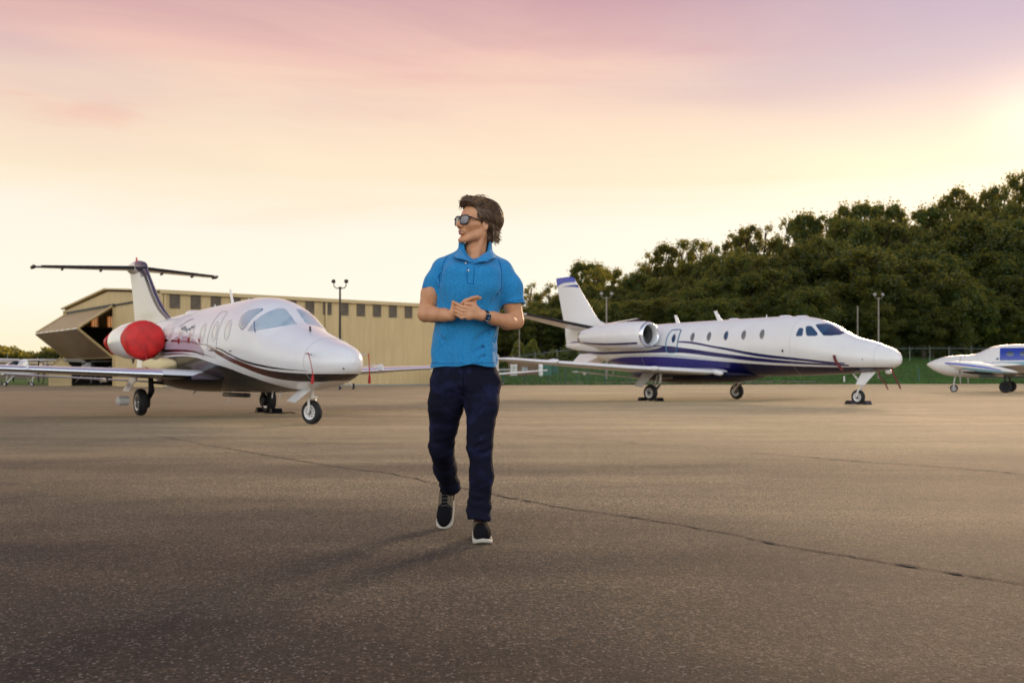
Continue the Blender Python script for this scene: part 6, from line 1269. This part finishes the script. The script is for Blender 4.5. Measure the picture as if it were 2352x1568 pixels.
for i in range(3600):
    a = hr.uniform(-math.pi, math.pi); e = hr.uniform(-.55, 1.5); q_ = scalp(a, e)
    if q_[0] > hairF(q_[2])-.004 or q_[2] < -.05: continue
    v = q_-np.array([-.03, 0, .052]); ln_ = hr.uniform(.35, .8); P = []; dl_ = hr.uniform(-.25, .25)
    for j in range(8):
        u = j/7; ph = ln_*u; x, z = v[0]*math.cos(ph)-v[2]*math.sin(ph), v[0]*math.sin(ph)+v[2]*math.cos(ph)
        if v[2] < .02 or v[0] < -.09: x, z = v[0]-.03*u, v[2]-.055*u
        P.append(H2W(x-.03, v[1]*(1+.12*u)+dl_*.02*math.sin(u*3), z+.052))
    LP.append(P); LL.append((hr.choice((0, 0, 0, 1)), hr.uniform(.0005, .006), hr.uniform(.6, 1.15)))
for i in range(420):
    l0 = hr.uniform(-.060, .058); f0 = .094-abs(l0)*.35+hr.uniform(-.012, .004); P = []; sd = hr.uniform(-.02, .02)
    for j in range(8): u = j/7; P.append(H2W(f0-.095*u, l0*(1+.25*u)+sd*u, .104-abs(l0)*.18+.045*math.sin(u*1.9)))
    LP.append(P); LL.append((hr.choice((0, 0, 1)), hr.uniform(.0005, .008), hr.uniform(.6, 1.15)))
A_ = np.array(LP).reshape(-1, 3); tg = np.array([[l[1]+.002+.004*(j/7)*(l[1] > .004) for j in range(8)] for l in LL]).ravel()
for _ in range(3):
    d0 = hair_sdf(A_); g = np.stack([hair_sdf(A_+np.eye(3)[q]*.002)-d0 for q in range(3)], 1)/.002; g /= np.maximum(np.linalg.norm(g, axis=1), .3)[:, None]; A_ = A_+g*np.clip(tg-.002-d0, -.02, .02)[:, None]
A_ = A_.reshape(-1, 8, 3)
for P, (k_, _, w_) in zip(A_, LL): locks[k_].tube([Vector(q) for q in P], [.0005*w_, .0013*w_, .0018*w_, .0020*w_, .0019*w_, .0016*w_, .0010*w_, .0003], 4, flat=.8)
for i in range(260):      # nape, flicking outwards
    a = hr.uniform(1.75, 4.55); z0 = hr.uniform(-.03, .05); q = np.array([-.03+.100*math.cos(a)*1.05, .084*math.sin(a), z0]); out = np.array([math.cos(a), math.sin(a)*.8, 0.]); L_ = hr.choice((0, 1)); fl = hr.uniform(.006, .026)
    P = [q, q+out*.006+np.array([0, 0, -.018]), q+out*.006+np.array([0, 0, -.038]), q+out*(.006+fl*.4)+np.array([0, 0, -.056]), q+out*(.006+fl)+np.array([0, 0, -.066+fl*.35])]
    locks[L_].tube([Vector(H2W(*v)) for v in P], [.0018, .0022, .0018, .0012, .0004], 4)
for i in range(150):       # quiff rising from the hairline and falling forward
    l0 = hr.uniform(-.05, .045); s0 = np.array([.050-abs(l0)*.4, l0, .112-abs(l0)*.25]); up_ = hr.uniform(.018, .045); fw_ = hr.uniform(.025, .056); dr = hr.uniform(-.004, .045); sd = hr.uniform(-.02, .006)
    P = [s0+np.array([-.03, 0, .012]), s0+np.array([0, 0, up_*.75]), s0+np.array([fw_*.45, sd*.4, up_]), s0+np.array([fw_*.85, sd*.8, up_*.7]), s0+np.array([fw_, sd, up_*.7-dr*.6]), s0+np.array([fw_*.88, sd*1.1, up_*.6-dr])]
    locks[hr.choice((0, 0, 1))].tube([Vector(H2W(*v)) for v in P], [.0016, .0020, .0018, .0014, .0010, .0004], 4)
for i in range(14):
    q = scalp(hr.uniform(-2, 2), hr.uniform(.9, 1.5), 1.02); P = [q, q+np.array([.006, .0, .014]), q+np.array([-.008, .006, .024]), q+np.array([-.028, .004, .016])]; locks[1].tube([Vector(H2W(*v)) for v in P], [.002, .0014, .001, .0005], 4)
for k, mt in ((0, M_hair), (1, M_hair2)): locks[k].obj('hair_lock', mt, hair, ang=180)['kind'] = 'stuff'
# eyebrow, sideburn, lips
for sg in (-1, 1):
    MB().tube([Vector(H2W(.094, sg*.014, .033)), Vector(H2W(.090, sg*.032, .038)), Vector(H2W(.072, sg*.050, .034))], [.003, .0032, .0015], 6, flat=.5).obj('eyebrow', M_hair, man)
MB().tube([Vector(H2W(.094, -.021, -.0535)), Vector(H2W(.1035, -.010, -.0505)), Vector(H2W(.1075, 0, -.0515)), Vector(H2W(.1035, .010, -.0505)), Vector(H2W(.094, .021, -.0535))], [.0012, .0030, .0032, .0030, .0012], 8).obj('upper_lip', M_lip, man)
MB().tube([Vector(H2W(.093, -.019, -.0600)), Vector(H2W(.1015, -.009, -.0635)), Vector(H2W(.1050, 0, -.0645)), Vector(H2W(.1015, .009, -.0635)), Vector(H2W(.093, .019, -.0600))], [.0012, .0036, .0042, .0036, .0012], 8).obj('lower_lip', M_lip, man)
MB().tube([Vector(H2W(.094, -.013, -.0565)), Vector(H2W(.1005, 0, -.0560)), Vector(H2W(.094, .013, -.0565))], [.0018, .0028, .0018], 6).obj('teeth', M_teeth, man)
# --- sunglasses (worn: a thing of its own)
sgl = thing('sunglasses', 'dark-framed square sunglasses worn by the man', 'sunglasses', (PX, PY, 0), 0)
fr = MB()
for sg in (-1, 1):
    P = []
    for i in range(28):
        a = 2*math.pi*i/28; c_, s_ = math.cos(a), math.sin(a); l = .0275*math.copysign(abs(c_)**.6, c_); u = .0235*math.copysign(abs(s_)**.62, s_); l += .002*(u > 0)*np.sign(l)
        L_ = sg*(.0335)+l; P.append((.1115-.006*abs(L_)/.06-3.2*max(0, abs(L_)-.02)**2*1.6, L_, .008+u))
    fr.tube([Vector(H2W(*q)) for q in P+[P[0]]], .0040, 8, False)
    c0_ = np.mean(np.array(P), 0); V = [Vector(H2W(*c0_))]+[Vector(H2W(*q)) for q in P]; ln = MB().add(V, [(0, 1+i, 1+(i+1) % 28) for i in range(28)]).obj('lens', M_sglass, sgl, ang=180)
    MB().tube([Vector(H2W(.099, sg*.0625, .022)), Vector(H2W(.088, sg*.0715, .021)), Vector(H2W(.04, sg*.0785, .014)), Vector(H2W(.0, sg*.083, .010)), Vector(H2W(-.022, sg*.084, -.004))], [.0085, .0088, .0078, .005, .003], 8, flat=.40).obj('temple_arm', M_frame, sgl)
fr.tube([Vector(H2W(.1115, -.008, .016)), Vector(H2W(.1165, 0, .019)), Vector(H2W(.1115, .008, .016))], .0033, 8); fr.obj('frame', M_frame, sgl, ang=180)
# --- watch
wt = thing('wristwatch', 'black square-faced wristwatch with silver lugs on the man\'s left wrist', 'watch', (PX, PY, 0), 0)
ax = (Vector((.150, -.155, 1.214))-Vector(wL)).normalized(); cW = Vector(wL)+ax*.018; M = TR(*cW) @ ax.to_track_quat('Z', 'Y').to_matrix().to_4x4()
V = []; 
band = MB().lathe([(.0305, -.011), (.0325, -.010), (.0325, .010), (.0305, .011)], 36, M, closed=True); band.obj('strap', M_black, wt, ang=50)
ny = Vector((0, -1, -.12)).normalized(); yx = ax; zx = yx.cross(ny).normalized(); ny2 = zx.cross(yx).normalized(); Mc = Matrix(((yx.x, zx.x, ny2.x, 0), (yx.y, zx.y, ny2.y, 0), (yx.z, zx.z, ny2.z, 0), (0, 0, 0, 1)))
Mc = TR(*(cW+ny2*.034)) @ Mc
MB().box((0, 0, 0), (.030, .034, .009), Mc, bev=.003).obj('case', M_black, wt); MB().box((0, 0, .0052), (.023, .026, .0015), Mc, bev=.0006).obj('dial', G_dark, wt)
for s_ in (-1, 1): MB().box((0, s_*.0185, .001), (.027, .0035, .006), Mc, bev=.001).obj('lug', M_metal, wt)
for (a, c_) in ((0, .006), (.004, -.003)): MB().box((a, c_*.6, .0062), (.0012, .009, .0006), Mc).obj('watch_hand', M_teeth, wt, smooth=False)
